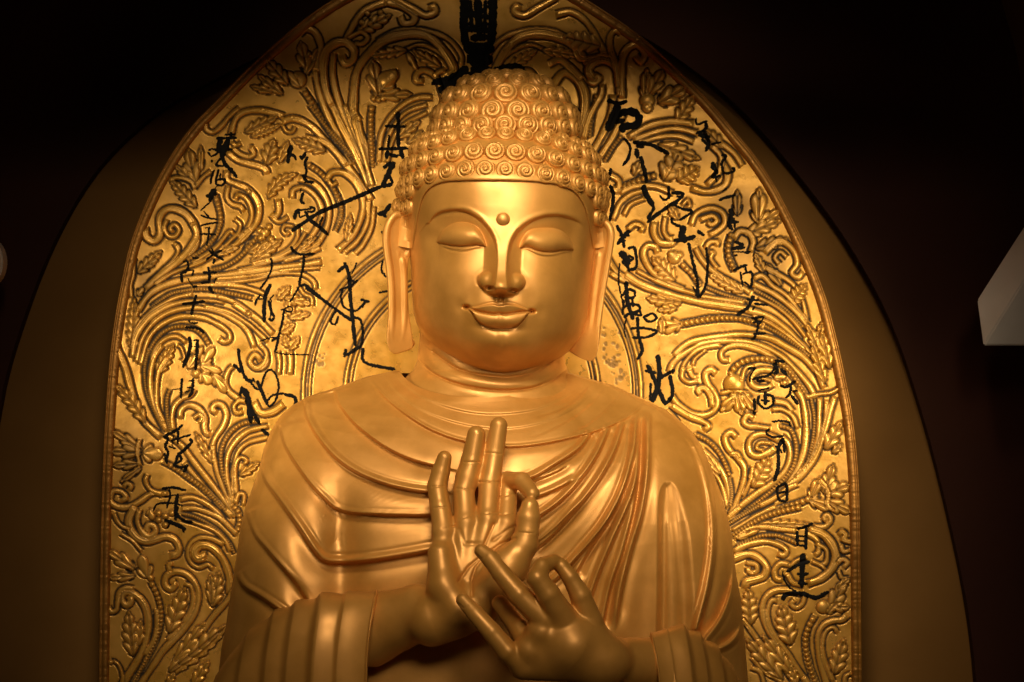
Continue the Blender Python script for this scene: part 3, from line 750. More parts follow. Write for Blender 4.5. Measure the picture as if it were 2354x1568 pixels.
_r('R3', [(220, 790), (350, 875), (500, 935), (700, 995), (900, 1045), (1100, 1075), (1300, 1105), (1450, 1140)], 60, 2)
_r('R3', [(1380, 880), (1560, 965), (1720, 1085), (1850, 1235), (1950, 1420), (1990, 1560)], 46, 2)
_b('R3', [(1400, 935), (1550, 1020), (1700, 1130), (1830, 1265)], 13); _r('R3', [(1430, 1000), (1600, 1090), (1740, 1210), (1860, 1360)], 30, 1)
_r('R3', [(1330, 1120), (1500, 1165), (1650, 1260), (1800, 1400), (1970, 1590)], 48, 2)
_b('R3', [(1480, 1255), (1620, 1330), (1750, 1420), (1900, 1540)], 13); _r('R3', [(1380, 1170), (1540, 1240), (1700, 1350), (1850, 1470)], 28, 1)
_b('R3', [(730, 1245), (850, 1222), (970, 1200), (1100, 1190), (1230, 1192), (1350, 1215), (1480, 1260)], 27, 18); _l('R3', (730, 1240), (530, 1290), 150, 2); _l('R3', (560, 1330), (560, 1180), 80, 2)
_l('R3', (1960, 1480), (2010, 1220), 110, 5); _l('R3', (1980, 1500), (1870, 1240), 100, 4)
# --- right, lower middle
_r('R2', [(60, 190), (130, 120), (220, 70), (400, 35), (640, 10), (860, 40), (1000, 110), (1150, 205), (1262, 335), (1320, 460)], 46, 2)
_r('R2', [(20, 330), (55, 250), (150, 170), (300, 90), (500, 65), (700, 78), (850, 128), (980, 205), (1100, 325), (1200, 445), (1250, 545)], 40, 2)
_r('R2', [(120, 330), (150, 250), (220, 170), (310, 125), (450, 100)], 30, 1)
_r('R2', [(525, 225), (470, 222), (458, 160), (530, 110), (650, 108), (800, 152), (940, 240)], 40, 2)
_r('R2', [(215, 270), (240, 212), (330, 140)], 22, 1); _r('R2', [(265, 400), (185, 412), (128, 370), (140, 290)], 30, 1); _r('R2', [(190, 310), (215, 360), (255, 370)], 34, 1)
_b('R2', [(540, 340), (580, 280), (650, 235), (750, 215), (850, 220), (950, 250), (1040, 330), (1110, 430), (1180, 530)], 25, 16)
_r('R2', [(415, 340), (370, 308), (325, 345), (342, 425), (400, 500), (425, 580), (392, 655), (310, 692), (200, 672), (100, 605), (40, 530)], 48, 2)
_r('R2', [(285, 515), (262, 475), (320, 462), (370, 535), (380, 620)], 38, 1)
_r('R2', [(40, 610), (180, 695), (300, 742), (350, 780), (312, 815)], 44, 2); _r('R2', [(0, 640), (60, 700), (100, 750)], 30, 1)
_o('R2', 565, 430, 88, 13); _r('R2', [(450, 505), (560, 488), (680, 505)], 32, 1); _l('R2', (600, 510), (450, 660), 110, 2); _l('R2', (590, 510), (630, 690), 120, 2); _l('R2', (640, 500), (750, 660), 100, 2)
_r('R2', [(630, 400), (660, 300), (740, 270)], 26, 1)
_r('R2', [(920, 350), (860, 310), (760, 320), (700, 390), (740, 450), (830, 460), (890, 430)], 44, 2); _r('R2', [(880, 400), (800, 380), (760, 410)], 26, 1)
_p('R2', (900, 380), (1010, 360), 60); _p('R2', (960, 440), (1010, 400), 60); _r('R2', [(900, 570), (1000, 590), (1060, 660)], 40, 1); _r('R2', [(880, 640), (970, 640), (1060, 700), (1100, 800)], 36, 1)
_r('R2', [(1090, 470), (1140, 560), (1165, 700), (1170, 850), (1150, 1000), (1092, 1150), (1000, 1290)], 48, 2)
_b('R2', [(1215, 560), (1240, 700), (1235, 850), (1210, 990), (1180, 1080)], 12)
_r('R2', [(1285, 540), (1282, 700), (1270, 880), (1220, 1050), (1090, 1220)], 42, 2); _r('R2', [(1345, 560), (1332, 750), (1280, 950), (1200, 1100)], 38, 1)
_r('R2', [(1410, 530), (1375, 650), (1322, 850), (1252, 1040), (1130, 1200), (1000, 1300)], 42, 2)
_r('R2', [(1170, 540), (1280, 512), (1380, 500), (1460, 455)], 30, 1)
_b('R2', [(960, 780), (1040, 810), (1080, 900), (1090, 1000), (1060, 1120), (1000, 1210), (920, 1290), (800, 1390), (680, 1480), (580, 1560)], 16, 13)
_r('R2', [(960, 870), (1020, 930), (1035, 1040), (990, 1160), (890, 1260), (760, 1345), (600, 1470), (500, 1570)], 44, 2)
_r('R2', [(730, 715), (680, 690), (645, 745), (690, 780), (770, 785), (870, 800)], 40, 2)
_r('R2', [(950, 900), (840, 850), (745, 860), (690, 920), (702, 1005), (772, 1035), (850, 1005), (920, 960)], 48, 2); _r('R2', [(880, 925), (785, 920), (755, 965), (810, 985)], 30, 1)
_l('R2', (720, 1300), (860, 1040), 170, 6, dark=.1); _r('R2', [(720, 1120), (700, 1240), (640, 1370)], 28, 1)
_r('R2', [(585, 875), (540, 835), (488, 880), (520, 972), (600, 1052), (652, 1135), (642, 1255), (590, 1400), (530, 1530)], 44, 2); _r('R2', [(530, 1020), (590, 1010), (620, 1050)], 26, 1)
_b('R2', [(240, 850), (350, 910), (430, 990), (485, 1085), (525, 1190)], 16)
_r('R2', [(300, 980), (420, 1100), (500, 1250), (532, 1440)], 42, 2); _r('R2', [(380, 1130), (460, 1280), (505, 1460)], 32, 1); _l('R2', (450, 1190), (320, 1000), 70, 4); _r('R2', [(380, 1200), (440, 1340), (480, 1490)], 28, 1); _b('R2', [(530, 1220), (550, 1340), (535, 1460)], 10)
_r('R2', [(500, 1600), (720, 1480), (880, 1400), (1010, 1310), (1100, 1270)], 36, 1)
_b('R2', [(760, 1550), (900, 1500), (1000, 1460), (1100, 1430), (1190, 1395)], 18, 27)
_l('R2', (1210, 1390), (1290, 1210), 110, 2); _l('R2', (1200, 1400), (1400, 1480), 110, 2); _l('R2', (1320, 1350), (1400, 1100), 120, 3); _l('R2', (1330, 1360), (1540, 1270), 150, 3); _l('R2', (1330, 1400), (1550, 1510), 130, 3); _r('R2', [(1290, 1230), (1360, 1330), (1350, 1440), (1400, 1490)], 34, 1)
_l('R2', (1330, 980), (1470, 740), 130, 4); _l('R2', (1390, 1010), (1470, 930), 70, 3)
_l('R2', (1330, 420), (1220, 80), 110, 6); _l('R2', (1370, 300), (1300, -20), 120, 5)
_r('R2', [(1310, 1560), (1340, 1520), (1385, 1550), (1370, 1590)], 30, 1)
# --- right, foot
_b('R1', [(70, 160), (200, 80), (340, 0)], 11); _r('R1', [(60, 110), (180, 10)], 40, 1); _r('R1', [(110, 215), (330, 80), (500, 0)], 36, 1)
_b('R1', [(100, 265), (250, 170), (400, 90), (560, 40), (720, 5)], 15, 25)
_l('R1', (340, 160), (820, 165), 90, 8, dark=.1); _r('R1', [(130, 290), (260, 200), (390, 185), (520, 200), (680, 215)], 36, 1)
_p('R1', (150, 290), (350, 210), 60); _b('R1', [(160, 340), (250, 305), (370, 262), (500, 258), (600, 290), (690, 330)], 13, 18)
_r('R1', [(120, 400), (250, 340), (400, 312), (520, 340), (592, 390), (572, 435), (515, 420)], 46, 2)
_r('R1', [(100, 470), (250, 425), (350, 462), (412, 540), (392, 620), (310, 652), (240, 672), (220, 730)], 66, 2); _r('R1', [(230, 500), (320, 520), (325, 580), (262, 585), (250, 545)], 38, 1)
_r('R1', [(840, 180), (930, 182), (985, 130), (960, 75), (925, 105), (955, 130)], 42, 2)
_r('R1', [(790, 205), (920, 250), (1000, 340), (1035, 450), (995, 560), (905, 640), (780, 690)], 70, 3)
_r('R1', [(770, 240), (865, 300), (880, 400), (845, 435)], 38, 2); _r('R1', [(860, 330), (950, 390), (945, 500), (880, 525)], 38, 2); _r('R1', [(820, 490), (890, 520), (940, 560)], 30, 1)
_r('R1', [(620, 520), (540, 510), (488, 570), (500, 642), (560, 655)], 44, 2); _r('R1', [(620, 540), (690, 480), (770, 455)], 34, 1); _r('R1', [(600, 600), (650, 680), (720, 700)], 40, 1)
for pts in ([(1060, 255), (1090, 225), (1125, 260), (1095, 295), (1180, 320)], [(1080, 340), (1100, 400), (1160, 390)], [(1050, 510), (1090, 470), (1140, 500), (1100, 545)]): _r('R1', pts, 40, 1)
_l('R1', (980, 940), (1110, 660), 160, 3, dark=.2); _l('R1', (1000, 900), (1160, 900), 100, 3); _o('R1', 920, 895, 62, 10); _l('R1', (960, 960), (1050, 850), 80, 2); _r('R1', [(1060, 580), (1090, 640), (1150, 640)], 34, 1); _l('R1', (1050, 740), (1160, 640), 80, 3)
_r('R1', [(760, 780), (735, 870), (680, 905), (635, 870), (665, 835)], 34, 1)
_r('R1', [(800, 1600), (650, 1400), (520, 1230), (420, 1065), (382, 950), (390, 850), (440, 780), (520, 745), (620, 748), (730, 772)], 58, 2)
_r('R1', [(740, 1530), (620, 1335), (480, 1130), (430, 1000), (432, 900), (465, 838), (512, 842)], 38, 1)
_b('R1', [(860, 1590), (800, 1430), (770, 1290), (765, 1180), (790, 1080), (822, 1020), (850, 970)], 20, 27)
_r('R1', [(960, 1600), (900, 1400), (875, 1250), (880, 1135), (930, 1055), (1010, 1020), (1090, 1010), (1140, 965)], 50, 2)
_r('R1', [(1010, 1560), (930, 1355), (918, 1205), (950, 1112), (1012, 1080), (1052, 1125)], 34, 1)
_l('R1', (630, 1240), (540, 880), 190, 6, dark=.2); _l('R1', (270, 1060), (250, 730), 170, 6, dark=.2); _l('R1', (1020, 1500), (1110, 1180), 160, 5, dark=.2)
_r('R1', [(680, 1600), (560, 1440), (400, 1270), (300, 1140), (210, 1020)], 40, 2); _r('R1', [(330, 1190), (280, 1100), (200, 1000)], 30, 1)
_l('R1', (560, 1560), (230, 1180), 170, 6, dark=.25); _l('R1', (640, 1500), (380, 1150), 130, 5, dark=.1); _r('R1', [(560, 1570), (400, 1480), (280, 1350)], 26, 1)
_r('R1', [(280, 1440), (360, 1480), (395, 1590)], 34, 1); _l('R1', (690, 1600), (630, 1420), 90, 4); _r('R1', [(1110, 1600), (1120, 1520), (1170, 1490)], 34, 1)
# --- the part hidden behind the statue, carved like the rest
for sx in (0, 1):
    for dx, dy in ((330, -60), (420, 190), (330, 420), (480, 560)):
        for pts, w_, n_ in (([(280, 1340), (330, 1120), (450, 960), (620, 850), (800, 800), (1000, 790), (1250, 900)], 50, 2), ([(330, 1450), (400, 1210), (520, 1040), (700, 960), (900, 960), (1050, 1050), (1000, 1180), (900, 1150)], 44, 2),
                            ([(300, 1300), (200, 1150), (180, 1000), (260, 940)], 40, 1), ([(420, 1420), (560, 1260), (720, 1190), (860, 1240)], 36, 1)):
            q = V('L3', pts) + [dx, dy]
            if sx: q[:, 0] = 2 * 1090 - q[:, 0]
            keep = np.hypot(q[:, 0] - 1085, (q[:, 1] - 905)) > 0
            _h0 = R.H.copy(); _p0 = R.P.copy()
            _r('d', q, w_ * vk('L3'), n_)
            old = hid0 | ((np.hypot((PXg - 1085), (PYg - 905)) < 400) & (PYg < 905))
            R.H[old] = _h0[old]; R.P[old] = _p0[old]
#ENDRELIEF

rng = np.random.default_rng(7)
# worn spots where the gilding has come off, right of the neck
for cx, cy, n, sp in ((1410, 838, 26, 16), (1422, 870, 10, 10), (1395, 800, 7, 16), (1425, 790, 5, 22), (735, 830, 8, 14), (1385, 770, 6, 16)):
    for _ in range(n):
        x, y, r_ = cx + rng.normal(0, sp * .55), cy + rng.normal(0, sp), rng.uniform(1.5, 5.5)
        q = ((PXg - x) / r_)**2 + ((PYg - y) / (r_ * rng.uniform(.8, 1.5)))**2
        R.P = np.maximum(R.P, np.where(q < 1, 0.62, 0)); R.H = np.where(q < 1, R.H - .6, R.H)
und = np.zeros_like(R.H)                      # hand-beaten unevenness of the ground
for s_, a_ in ((60, 1.6), (24, .7)):
    g = rng.normal(0, 1, (int(R.h * R.res / s_) + 3, int(R.w * R.res / s_) + 3))
    g = blur(g, 1)
    yy, xx = (PYg - R.y0) / s_, (PXg - R.x0) / s_
    i, j = yy.astype(int), xx.astype(int); u, v = yy - i, xx - j; u = u * u * (3 - 2 * u); v = v * v * (3 - 2 * v)
    und += a_ * (g[i, j] * (1 - u) * (1 - v) + g[i + 1, j] * u * (1 - v) + g[i, j + 1] * (1 - u) * v + g[i + 1, j + 1] * u * v)
R.H = blur(R.H, 1) + und
# soot patches on the upper right, darker patches along the top and outer edge
for cx, cy, rx, ry, a in ((1505, 365, 75, 45, .55), (1700, 560, 40, 60, .4), (1780, 610, 45, 70, .5), (1560, 190, 90, 60, .35), (1690, 470, 60, 40, .45), (1620, 330, 60, 50, .4),
                          (420, 430, 50, 90, .4), (330, 640, 30, 90, .35), (300, 1080, 40, 120, .35), (900, 60, 160, 60, .45), (660, 130, 90, 60, .45), (290, 1350, 50, 140, .3), (1930, 1250, 40, 160, .35), (800, 420, 50, 30, .2)):
    q = ((PXg - cx) / rx)**2 + ((PYg - cy) / ry)**2
    R.P += a * np.exp(-q) * np.clip(.75 + .55 * und / 1.6, .1, 1.5)
R.P = np.clip(blur(R.P, 1), 0, 1)
RELIEF_K = 1.0
PDEPTH = PD - R.H * RELIEF_K

panel = empty("gilded_panel", (0.0, PD * .001 + .03, -1.0),
              label="tall rounded gilded panel carved with scrolling leaves and black brush writing, behind the statue", category="carved panel")
inside = (PXg > yL[:, None] + 12) & (PXg < yR[:, None] - 12)
vid = -np.ones(R.H.shape, int); vid[inside] = np.arange(inside.sum())
f = np.stack([vid[:-1, :-1], vid[1:, :-1], vid[1:, 1:], vid[:-1, 1:]], -1).reshape(-1, 4); f = f[(f >= 0).all(1)]
X, Y, Z = world_xyz(PXg[inside], PYg[inside], PDEPTH[inside])
face = make_mesh("relief_face", np.stack([X, Y, Z], -1), f, LEAF, attrs={'patina_shade': R.P[inside]})
set_parent_keep(face, panel)
# rim: a moulding swept along the outline, with the panel's thickness behind it
out = np.vstack([edgeL, edgeR[::-1][1:]])
T = np.gradient(out, axis=0); T /= np.linalg.norm(T, axis=1, keepdims=True); NI = np.stack([-T[:, 1], T[:, 0]], -1)   # towards the inside
prof = np.array([(26, 3), (24.5, -1), (22, -6), (19, -8.5), (14, -9.5), (8, -8.5), (5.5, -5), (4, -9), (1.5, -9), (0, -6), (0, 30), (0, 72), (26, 74)], float)
wob = 1 + 0.03 * np.sin(np.arange(len(out)) * .21) + 0.05 * rng.normal(0, 1, len(out))
PXr = out[:, 0:1] + NI[:, 0:1] * prof[None, :, 0]; PYr = out[:, 1:2] + NI[:, 1:2] * prof[None, :, 0]
DR = PD + prof[None, :, 1] * np.where(prof[None, :, 1] < 0, wob[:, None], 1)
rim = grid_obj("rim", PXr, PYr, DR * np.ones_like(PXr), RIMG)
set_parent_keep(rim, panel)

# ---- the brush writing: ribbons of paint lying on the relief
HB = blur(R.H, 2)
def brush(strokes):
    vs, fs, n0 = [], [], 0
    for view, pts, w in strokes:
        w = w * vk(view) * 1.3
        pts = np.array(pts, float)
        if len(pts) == 1: pts = np.vstack([pts[0] - [w / vk(view) * .35, 0], pts[0] + [w / vk(view) * .35, 4]])
        C, T, t, L = spline(V(view, pts), 1.6)
        n = len(C)
        wid = w * 0.5 * (0.80 + 0.35 * np.interp(np.arange(n), np.arange(0, n + 4, 4), rng.uniform(0, 1, len(np.arange(0, n + 4, 4)))))
        wid *= np.sqrt(np.clip(np.minimum(t * L / (w * .6) + .25, (1 - t) * L / (w * .9) + .2), 0, 1))
        N_ = np.stack([-T[:, 1], T[:, 0]], -1)
        m = max(4, int(w / 1.8) + 2)
        q = np.linspace(-1, 1, m)[None, :] * wid[:, None] + rng.normal(0, .45, (n, 1)) + rng.normal(0, .35, (n, m)) * (np.abs(np.linspace(-1, 1, m)) > .9)
        X = C[:, 0:1] + N_[:, 0:1] * q; Y = C[:, 1:2] + N_[:, 1:2] * q
        lift = np.linspace(-1, 1, m)[None, :]**4
        D = PD - (R.sample(HB, X, Y) * RELIEF_K + 2.2 - 1.2 * lift)
        wx, wy, wz = world_xyz(X, Y, D)
        vs.append(np.stack([wx, wy, wz], -1).reshape(-1, 3)); fs.append(grid_faces(n, m) + n0); n0 += n * m
    o = make_mesh("brush_character", np.vstack(vs), np.vstack(fs), INK)
    set_parent_keep(o, panel)
    return o
def S(view, *items): return [(view, p, w) for p, w in items]
# far left column
brush(S('L4', ([(925, 272), (1035, 262)], 14), ([(985, 243), (992, 300)], 18), ([(845, 305), (1045, 298)], 22), ([(900, 310), (870, 370), (880, 450)], 40), ([(965, 310), (930, 400), (895, 490)], 50), ([(860, 385), (970, 390)], 34), ([(930, 412), (1005, 410)], 16), ([(770, 420), (815, 405), (860, 440), (800, 475), (770, 430)], 16), ([(805, 520)], 26), ([(900, 480), (860, 530), (850, 565), (930, 562), (900, 510)], 18), ([(900, 470), (940, 560), (1000, 620), (1045, 685)], 30)))
brush(S('L4', ([(828, 605), (800, 680), (790, 745)], 18), ([(870, 600), (848, 690), (850, 750), (912, 748), (928, 700), (850, 702)], 20), ([(888, 640), (880, 710)], 12)))
brush(S('L4', ([(840, 790), (800, 850), (785, 915)], 42), ([(745, 860), (855, 838)], 26), ([(785, 915), (695, 1000)], 13), ([(855, 750), (825, 805)], 8)))
brush(S('L4', ([(695, 1040), (760, 1065), (855, 1082)], 14), ([(725, 1000), (775, 1062)], 12), ([(695, 1142), (780, 1122), (862, 1110)], 14), ([(735, 1162), (795, 1170)], 10), ([(690, 1222), (845, 1225)], 16), ([(780, 1150), (770, 1250), (755, 1335)], 16), ([(805, 1222)], 26)))
brush(S('L3', ([(1090, 250), (1150, 300), (1255, 358)], 20), ([(1235, 250), (1150, 292), (1060, 360)], 20), ([(1128, 225), (1140, 300)], 16), ([(1152, 340), (1140, 400)], 22)))
brush(S('L3', ([(915, 330), (985, 342)], 18), ([(815, 380), (860, 375), (880, 445)], 18), ([(872, 430), (850, 475)], 24), ([(858, 480), (800, 505), (808, 600)], 26), ([(820, 472), (922, 468), (910, 530)], 14), ([(868, 550), (900, 610), (945, 655)], 10), ([(915, 640), (972, 642)], 22)))
brush(S('L3', ([(1085, 428), (1100, 530), (1090, 605)], 24), ([(1025, 490), (1178, 490)], 22), ([(1005, 602), (1105, 590)], 20), ([(1172, 548), (1148, 605)], 14), ([(1088, 640), (1145, 715)], 26)))
brush(S('L3', ([(955, 728), (932, 830), (902, 945)], 26), ([(805, 830), (930, 812), (1052, 798)], 24)))
brush(S('L3', ([(868, 1005), (905, 1030), (978, 1030)], 16), ([(835, 1080), (930, 1080), (990, 1095), (1042, 1138)], 26)))
brush(S('L3', ([(880, 1175), (895, 1260), (868, 1380), (812, 1508)], 30), ([(972, 1212), (965, 1350), (948, 1535)], 30), ([(930, 1280), (968, 1288)], 12), ([(930, 1362), (968, 1370)], 12), ([(925, 1215), (990, 1212)], 14)))
brush(S('L2', ([(780, 285), (770, 380), (770, 472)], 18), ([(878, 285), (870, 400), (835, 462)], 22), ([(835, 310), (872, 308)], 12), ([(820, 372), (872, 368)], 12), ([(690, 390), (775, 378)], 8), ([(800, 410), (850, 400)], 10)))
brush(S('L2', ([(785, 705), (720, 760), (615, 812)], 22), ([(605, 810), (650, 832), (628, 900), (652, 960), (630, 1045)], 20), ([(742, 758), (740, 885)], 18), ([(675, 852), (800, 812), (858, 798)], 16), ([(850, 828), (862, 870), (800, 930), (740, 990), (715, 1085)], 22), ([(655, 900), (725, 922)], 14), ([(740, 958), (772, 1020), (708, 1072), (780, 1092), (832, 1072), (788, 1135)], 20), ([(618, 960), (645, 1062)], 18), ([(700, 800), (690, 900)], 12)))
brush(S('L2', ([(595, 1285), (700, 1275), (815, 1300)], 20), ([(660, 1290), (672, 1350), (638, 1462)], 16), ([(742, 1328), (720, 1450), (722, 1575)], 26), ([(515, 1485), (560, 1422), (700, 1415), (785, 1442)], 14), ([(615, 1362), (725, 1340)], 12))
      + S('L1', ([(730, -5), (720, 60), (780, 120), (865, 142)], 24), ([(610, 118), (700, 152), (805, 205)], 26), ([(662, 150), (638, 195)], 14), ([(760, 160), (790, 230)], 16)))
# second column, large running hand
brush(S('L4', ([(1568, 368), (1545, 450), (1535, 545)], 34), ([(1530, 470), (1590, 468), (1612, 515)], 22), ([(1650, 468), (1670, 502), (1702, 435)], 26), ([(1722, 478), (1700, 540), (1710, 620), (1698, 685)], 20), ([(1675, 650), (1712, 712), (1785, 727)], 26), ([(1690, 732), (1720, 715)], 18)))
brush(S('L4', ([(1682, 820), (1660, 900), (1695, 935)], 24), ([(1640, 980), (1605, 1040), (1600, 1085)], 30), ([(1595, 1002), (1680, 990), (1762, 980)], 16), ([(1738, 962), (1792, 980), (1770, 1012), (1718, 1002)], 18), ([(1700, 1000), (1740, 1080), (1830, 1150), (1925, 1235)], 28), ([(1570, 1195), (1700, 1105), (1850, 1010), (2100, 908), (2354, 798), (2440, 760)], 32), ([(1872, 1055), (1828, 1145)], 20), ([(1640, 1000), (1650, 1060), (1700, 1040)], 14), ([(1660, 780), (1650, 830)], 8)))
brush(S('L3', ([(1968, 205), (2000, 262), (2080, 298), (2225, 290)], 24), ([(2112, 310), (2100, 430), (2070, 560), (2055, 635)], 22), ([(2060, 638), (2000, 740), (1955, 805)], 18), ([(1950, 848), (1900, 890), (1960, 912), (1992, 880), (1950, 848)], 14), ([(1860, 885), (1940, 905)], 14), ([(1900, 890), (1880, 1000), (1850, 1130), (1830, 1205)], 20), ([(1635, 1227), (1740, 1190), (1830, 1188)], 12), ([(1760, 1225), (1855, 1165)], 24), ([(1838, 1180), (1800, 1345)], 22), ([(1800, 1340), (1900, 1362), (2165, 1372)], 11), ([(2060, 640), (2112, 625), (2180, 670), (2290, 755)], 26))
      + S('c7', ([(1385, 1180), (1510, 1270), (1630, 1358), (1695, 1400)], 16)))
brush(S('L3', ([(1755, 335), (1765, 430), (1722, 550), (1640, 665)], 18), ([(1758, 612), (1720, 680), (1690, 780), (1680, 1025)], 34), ([(1645, 728), (1600, 790), (1585, 845)], 18), ([(1595, 780), (1690, 768)], 14), ([(1785, 728), (1740, 785)], 14), ([(1728, 788), (1760, 900), (1792, 972)], 24), ([(1728, 982), (1765, 1002), (1795, 970)], 20), ([(1760, 780), (1750, 980)], 12)))
brush(S('c7', ([(1640, 1015), (1670, 1100), (1680, 1250), (1690, 1350), (1712, 1565)], 20), ([(1595, 1082), (1645, 1038)], 18), ([(1722, 1018), (1690, 1095)], 8), ([(1605, 1200), (1680, 1170), (1728, 1130)], 10), ([(1618, 1248), (1640, 1312), (1720, 1332), (1775, 1275), (1755, 1315)], 12), ([(1745, 1258), (1805, 1278)], 14), ([(1592, 1318), (1550, 1400), (1580, 1422), (1602, 1368)], 12), ([(1690, 1380), (1742, 1390), (1762, 1480), (1748, 1565)], 14), ([(1635, 1368), (1692, 1402)], 12), ([(1630, 1190), (1612, 1250)], 12), ([(1655, 1120), (1720, 1150)], 12))
      + S('c4', ([(692, -5), (620, 42)], 12), ([(700, 5), (702, 68), (770, 92), (850, 106)], 12), ([(620, 10), (612, 50)], 14)))
brush(S('L2', ([(1288, 15), (1295, 100), (1330, 240), (1385, 325)], 24), ([(1245, 155), (1312, 235)], 24), ([(1328, 280), (1425, 312)], 20), ([(1310, 370), (1360, 430), (1390, 560), (1400, 695)], 42), ([(1300, 445), (1322, 355)], 18), ([(1398, 560), (1485, 705)], 28), ([(1458, 305), (1510, 430), (1550, 525)], 26), ([(1485, 395), (1530, 250), (1580, 208), (1630, 260), (1652, 370), (1620, 490), (1570, 542), (1548, 500), (1600, 440), (1700, 420)], 16), ([(1378, 300), (1450, 380), (1505, 380)], 18), ([(1495, 745), (1565, 805)], 26), ([(1420, 280), (1440, 330)], 12))
      + S('c4', ([(330, 222), (382, 240), (372, 300), (315, 335)], 13)))
# column beside the head, partly hidden by it
brush(S('T1', ([(1482, 895), (1486, 1205)], 26), ([(1375, 1012), (1545, 1018)], 20), ([(1325, 1196), (1565, 1190)], 20), ([(1412, 1080), (1400, 1205)], 14), ([(1402, 1208), (1388, 1275)], 30), ([(1500, 1200), (1522, 1275)], 30), ([(1400, 1240), (1520, 1250)], 14)))
brush(S('c7', ([(1965, 360), (1922, 450), (1885, 525)], 28), ([(1895, 402), (1945, 358)], 20), ([(1885, 520), (1955, 508)], 24), ([(1930, 440), (1960, 500)], 16), ([(1905, 300), (1990, 330)], 18)))
brush(S('c7', ([(1945, 635), (1900, 690), (1855, 702)], 24), ([(1888, 695), (1915, 725)], 16)))
brush(S('c7', ([(1885, 812), (1895, 830)], 14)))
brush(S('c7', ([(1892, 1005), (1882, 1070), (1915, 1115)], 12)))
brush(S('c7', ([(1865, 1216), (1930, 1204)], 11)))
# top centre, dense
brush(S('T2', ([(1240, -20), (1235, 130), (1245, 260)], 39), ([(1392, -20), (1395, 120), (1380, 260)], 39), ([(1310, -10), (1322, 200)], 36), ([(1235, 78), (1405, 100)], 24), ([(1245, 160), (1395, 170)], 24), ([(1255, 35), (1300, 80), (1365, 38)], 21), ([(1262, 120), (1300, 150), (1370, 130)], 21), ([(1270, 210), (1370, 205)], 30), ([(1270, 0), (1280, 180)], 18), ([(1355, 0), (1350, 190)], 18)))
brush(S('T2', ([(1232, 260), (1405, 272)], 54), ([(1250, 325), (1395, 330)], 64), ([(1312, 250), (1318, 392)], 60), ([(1260, 372), (1160, 438), (1062, 452)], 36), ([(1055, 462), (1180, 448), (1260, 385)], 18), ([(1095, 502), (1200, 468), (1285, 400)], 39), ([(1395, 392), (1500, 370), (1570, 382)], 33), ([(1270, 390), (1390, 385)], 51)))
# right of the head
brush(S('R4', ([(345, 738), (430, 760), (495, 742)], 26), ([(432, 760), (392, 850), (348, 965)], 46), ([(375, 852), (520, 820), (582, 870), (550, 922), (468, 930), (458, 975)], 44), ([(395, 900), (480, 880)], 30)))
brush(S('R4', ([(40, 732), (100, 792), (152, 822)], 36)))
brush(S('R4', ([(470, 1015), (515, 1080), (502, 1160), (462, 1220)], 18), ([(535, 1048), (660, 1062), (805, 1132)], 24), ([(560, 1090), (570, 1165)], 32), ([(590, 1148), (620, 1250), (640, 1345)], 26), ([(612, 1358), (650, 1450), (692, 1505)], 26), ([(560, 1075), (620, 1080)], 18))
      + S('R3', ([(378, -5), (420, 90), (492, 192)], 30), ([(492, 190), (428, 295)], 24), ([(500, 190), (470, 200)], 30)))
brush(S('R4', ([(372, 1235), (362, 1325)], 16), ([(368, 1358), (392, 1440), (380, 1565)], 22)) + S('R3', ([(112, 30), (122, 60), (115, 150), (100, 250), (82, 325)], 22), ([(100, 20), (125, 40)], 20)))
brush(S('R3', ([(620, -8), (625, 112)], 24), ([(538, 78), (580, 120), (625, 98)], 16), ([(645, 58), (750, 60), (720, 110), (600, 190), (425, 325)], 26), ([(660, 158), (740, 200), (832, 226), (715, 305)], 20), ([(640, 170), (705, 148)], 20), ([(690, 90), (740, 85)], 18)))
brush(S('R3', ([(645, 280), (660, 330), (740, 362), (775, 358)], 20), ([(762, 358), (740, 440), (780, 505)], 54), ([(665, 490), (760, 480), (868, 448)], 30), ([(700, 500), (740, 460)], 30), ([(880, 398), (945, 445)], 26), ([(800, 505), (840, 680), (880, 850), (885, 1005)], 24), ([(960, 548), (975, 700), (960, 880), (905, 1005)], 20), ([(838, 900), (892, 1005)], 14), ([(860, 980), (920, 985)], 20)))
brush(S('R3', ([(150, 348), (190, 420), (235, 465)], 26), ([(275, 398), (220, 440), (155, 525)], 30), ([(200, 440), (220, 555)], 24), ([(175, 440), (270, 440)], 26), ([(185, 490), (235, 490)], 22)))
brush(S('R3', ([(178, 588), (230, 640), (268, 705)], 48), ([(250, 558), (312, 560), (330, 720), (268, 755)], 22), ([(255, 620), (302, 650), (240, 682)], 18), ([(240, 690), (270, 770)], 22), ([(180, 690), (170, 800), (175, 900), (205, 1055)], 12), ([(200, 670), (250, 720)], 30)))
brush(S('R3', ([(238, 855), (240, 960), (260, 1080), (302, 1205)], 32), ([(200, 990), (250, 932), (312, 950), (300, 1002), (218, 1002)], 20), ([(208, 1100), (270, 1062), (352, 1080), (352, 1122), (260, 1152), (215, 1185)], 22), ([(298, 1150), (372, 1162), (352, 1108)], 18), ([(388, 1182), (470, 1148), (512, 1190), (450, 1222), (388, 1180)], 20), ([(340, 1178), (350, 1350), (382, 1480), (335, 1565)], 24), ([(275, 1282), (400, 1280), (515, 1312), (420, 1362), (288, 1366)], 20), ([(240, 1188), (220, 1280), (232, 1365)], 12), ([(215, 1020), (205, 1160)], 18), ([(290, 1000), (300, 1090)], 18)))
brush(S('d', ([(1488, 838), (1508, 880), (1530, 932)], 8), ([(1482, 852), (1510, 858)], 6), ([(1512, 815), (1516, 870), (1500, 925)], 9), ([(1515, 870), (1552, 850)], 7), ([(1540, 862), (1546, 905), (1530, 930)], 7), ([(1496, 880), (1495, 922)], 5)))
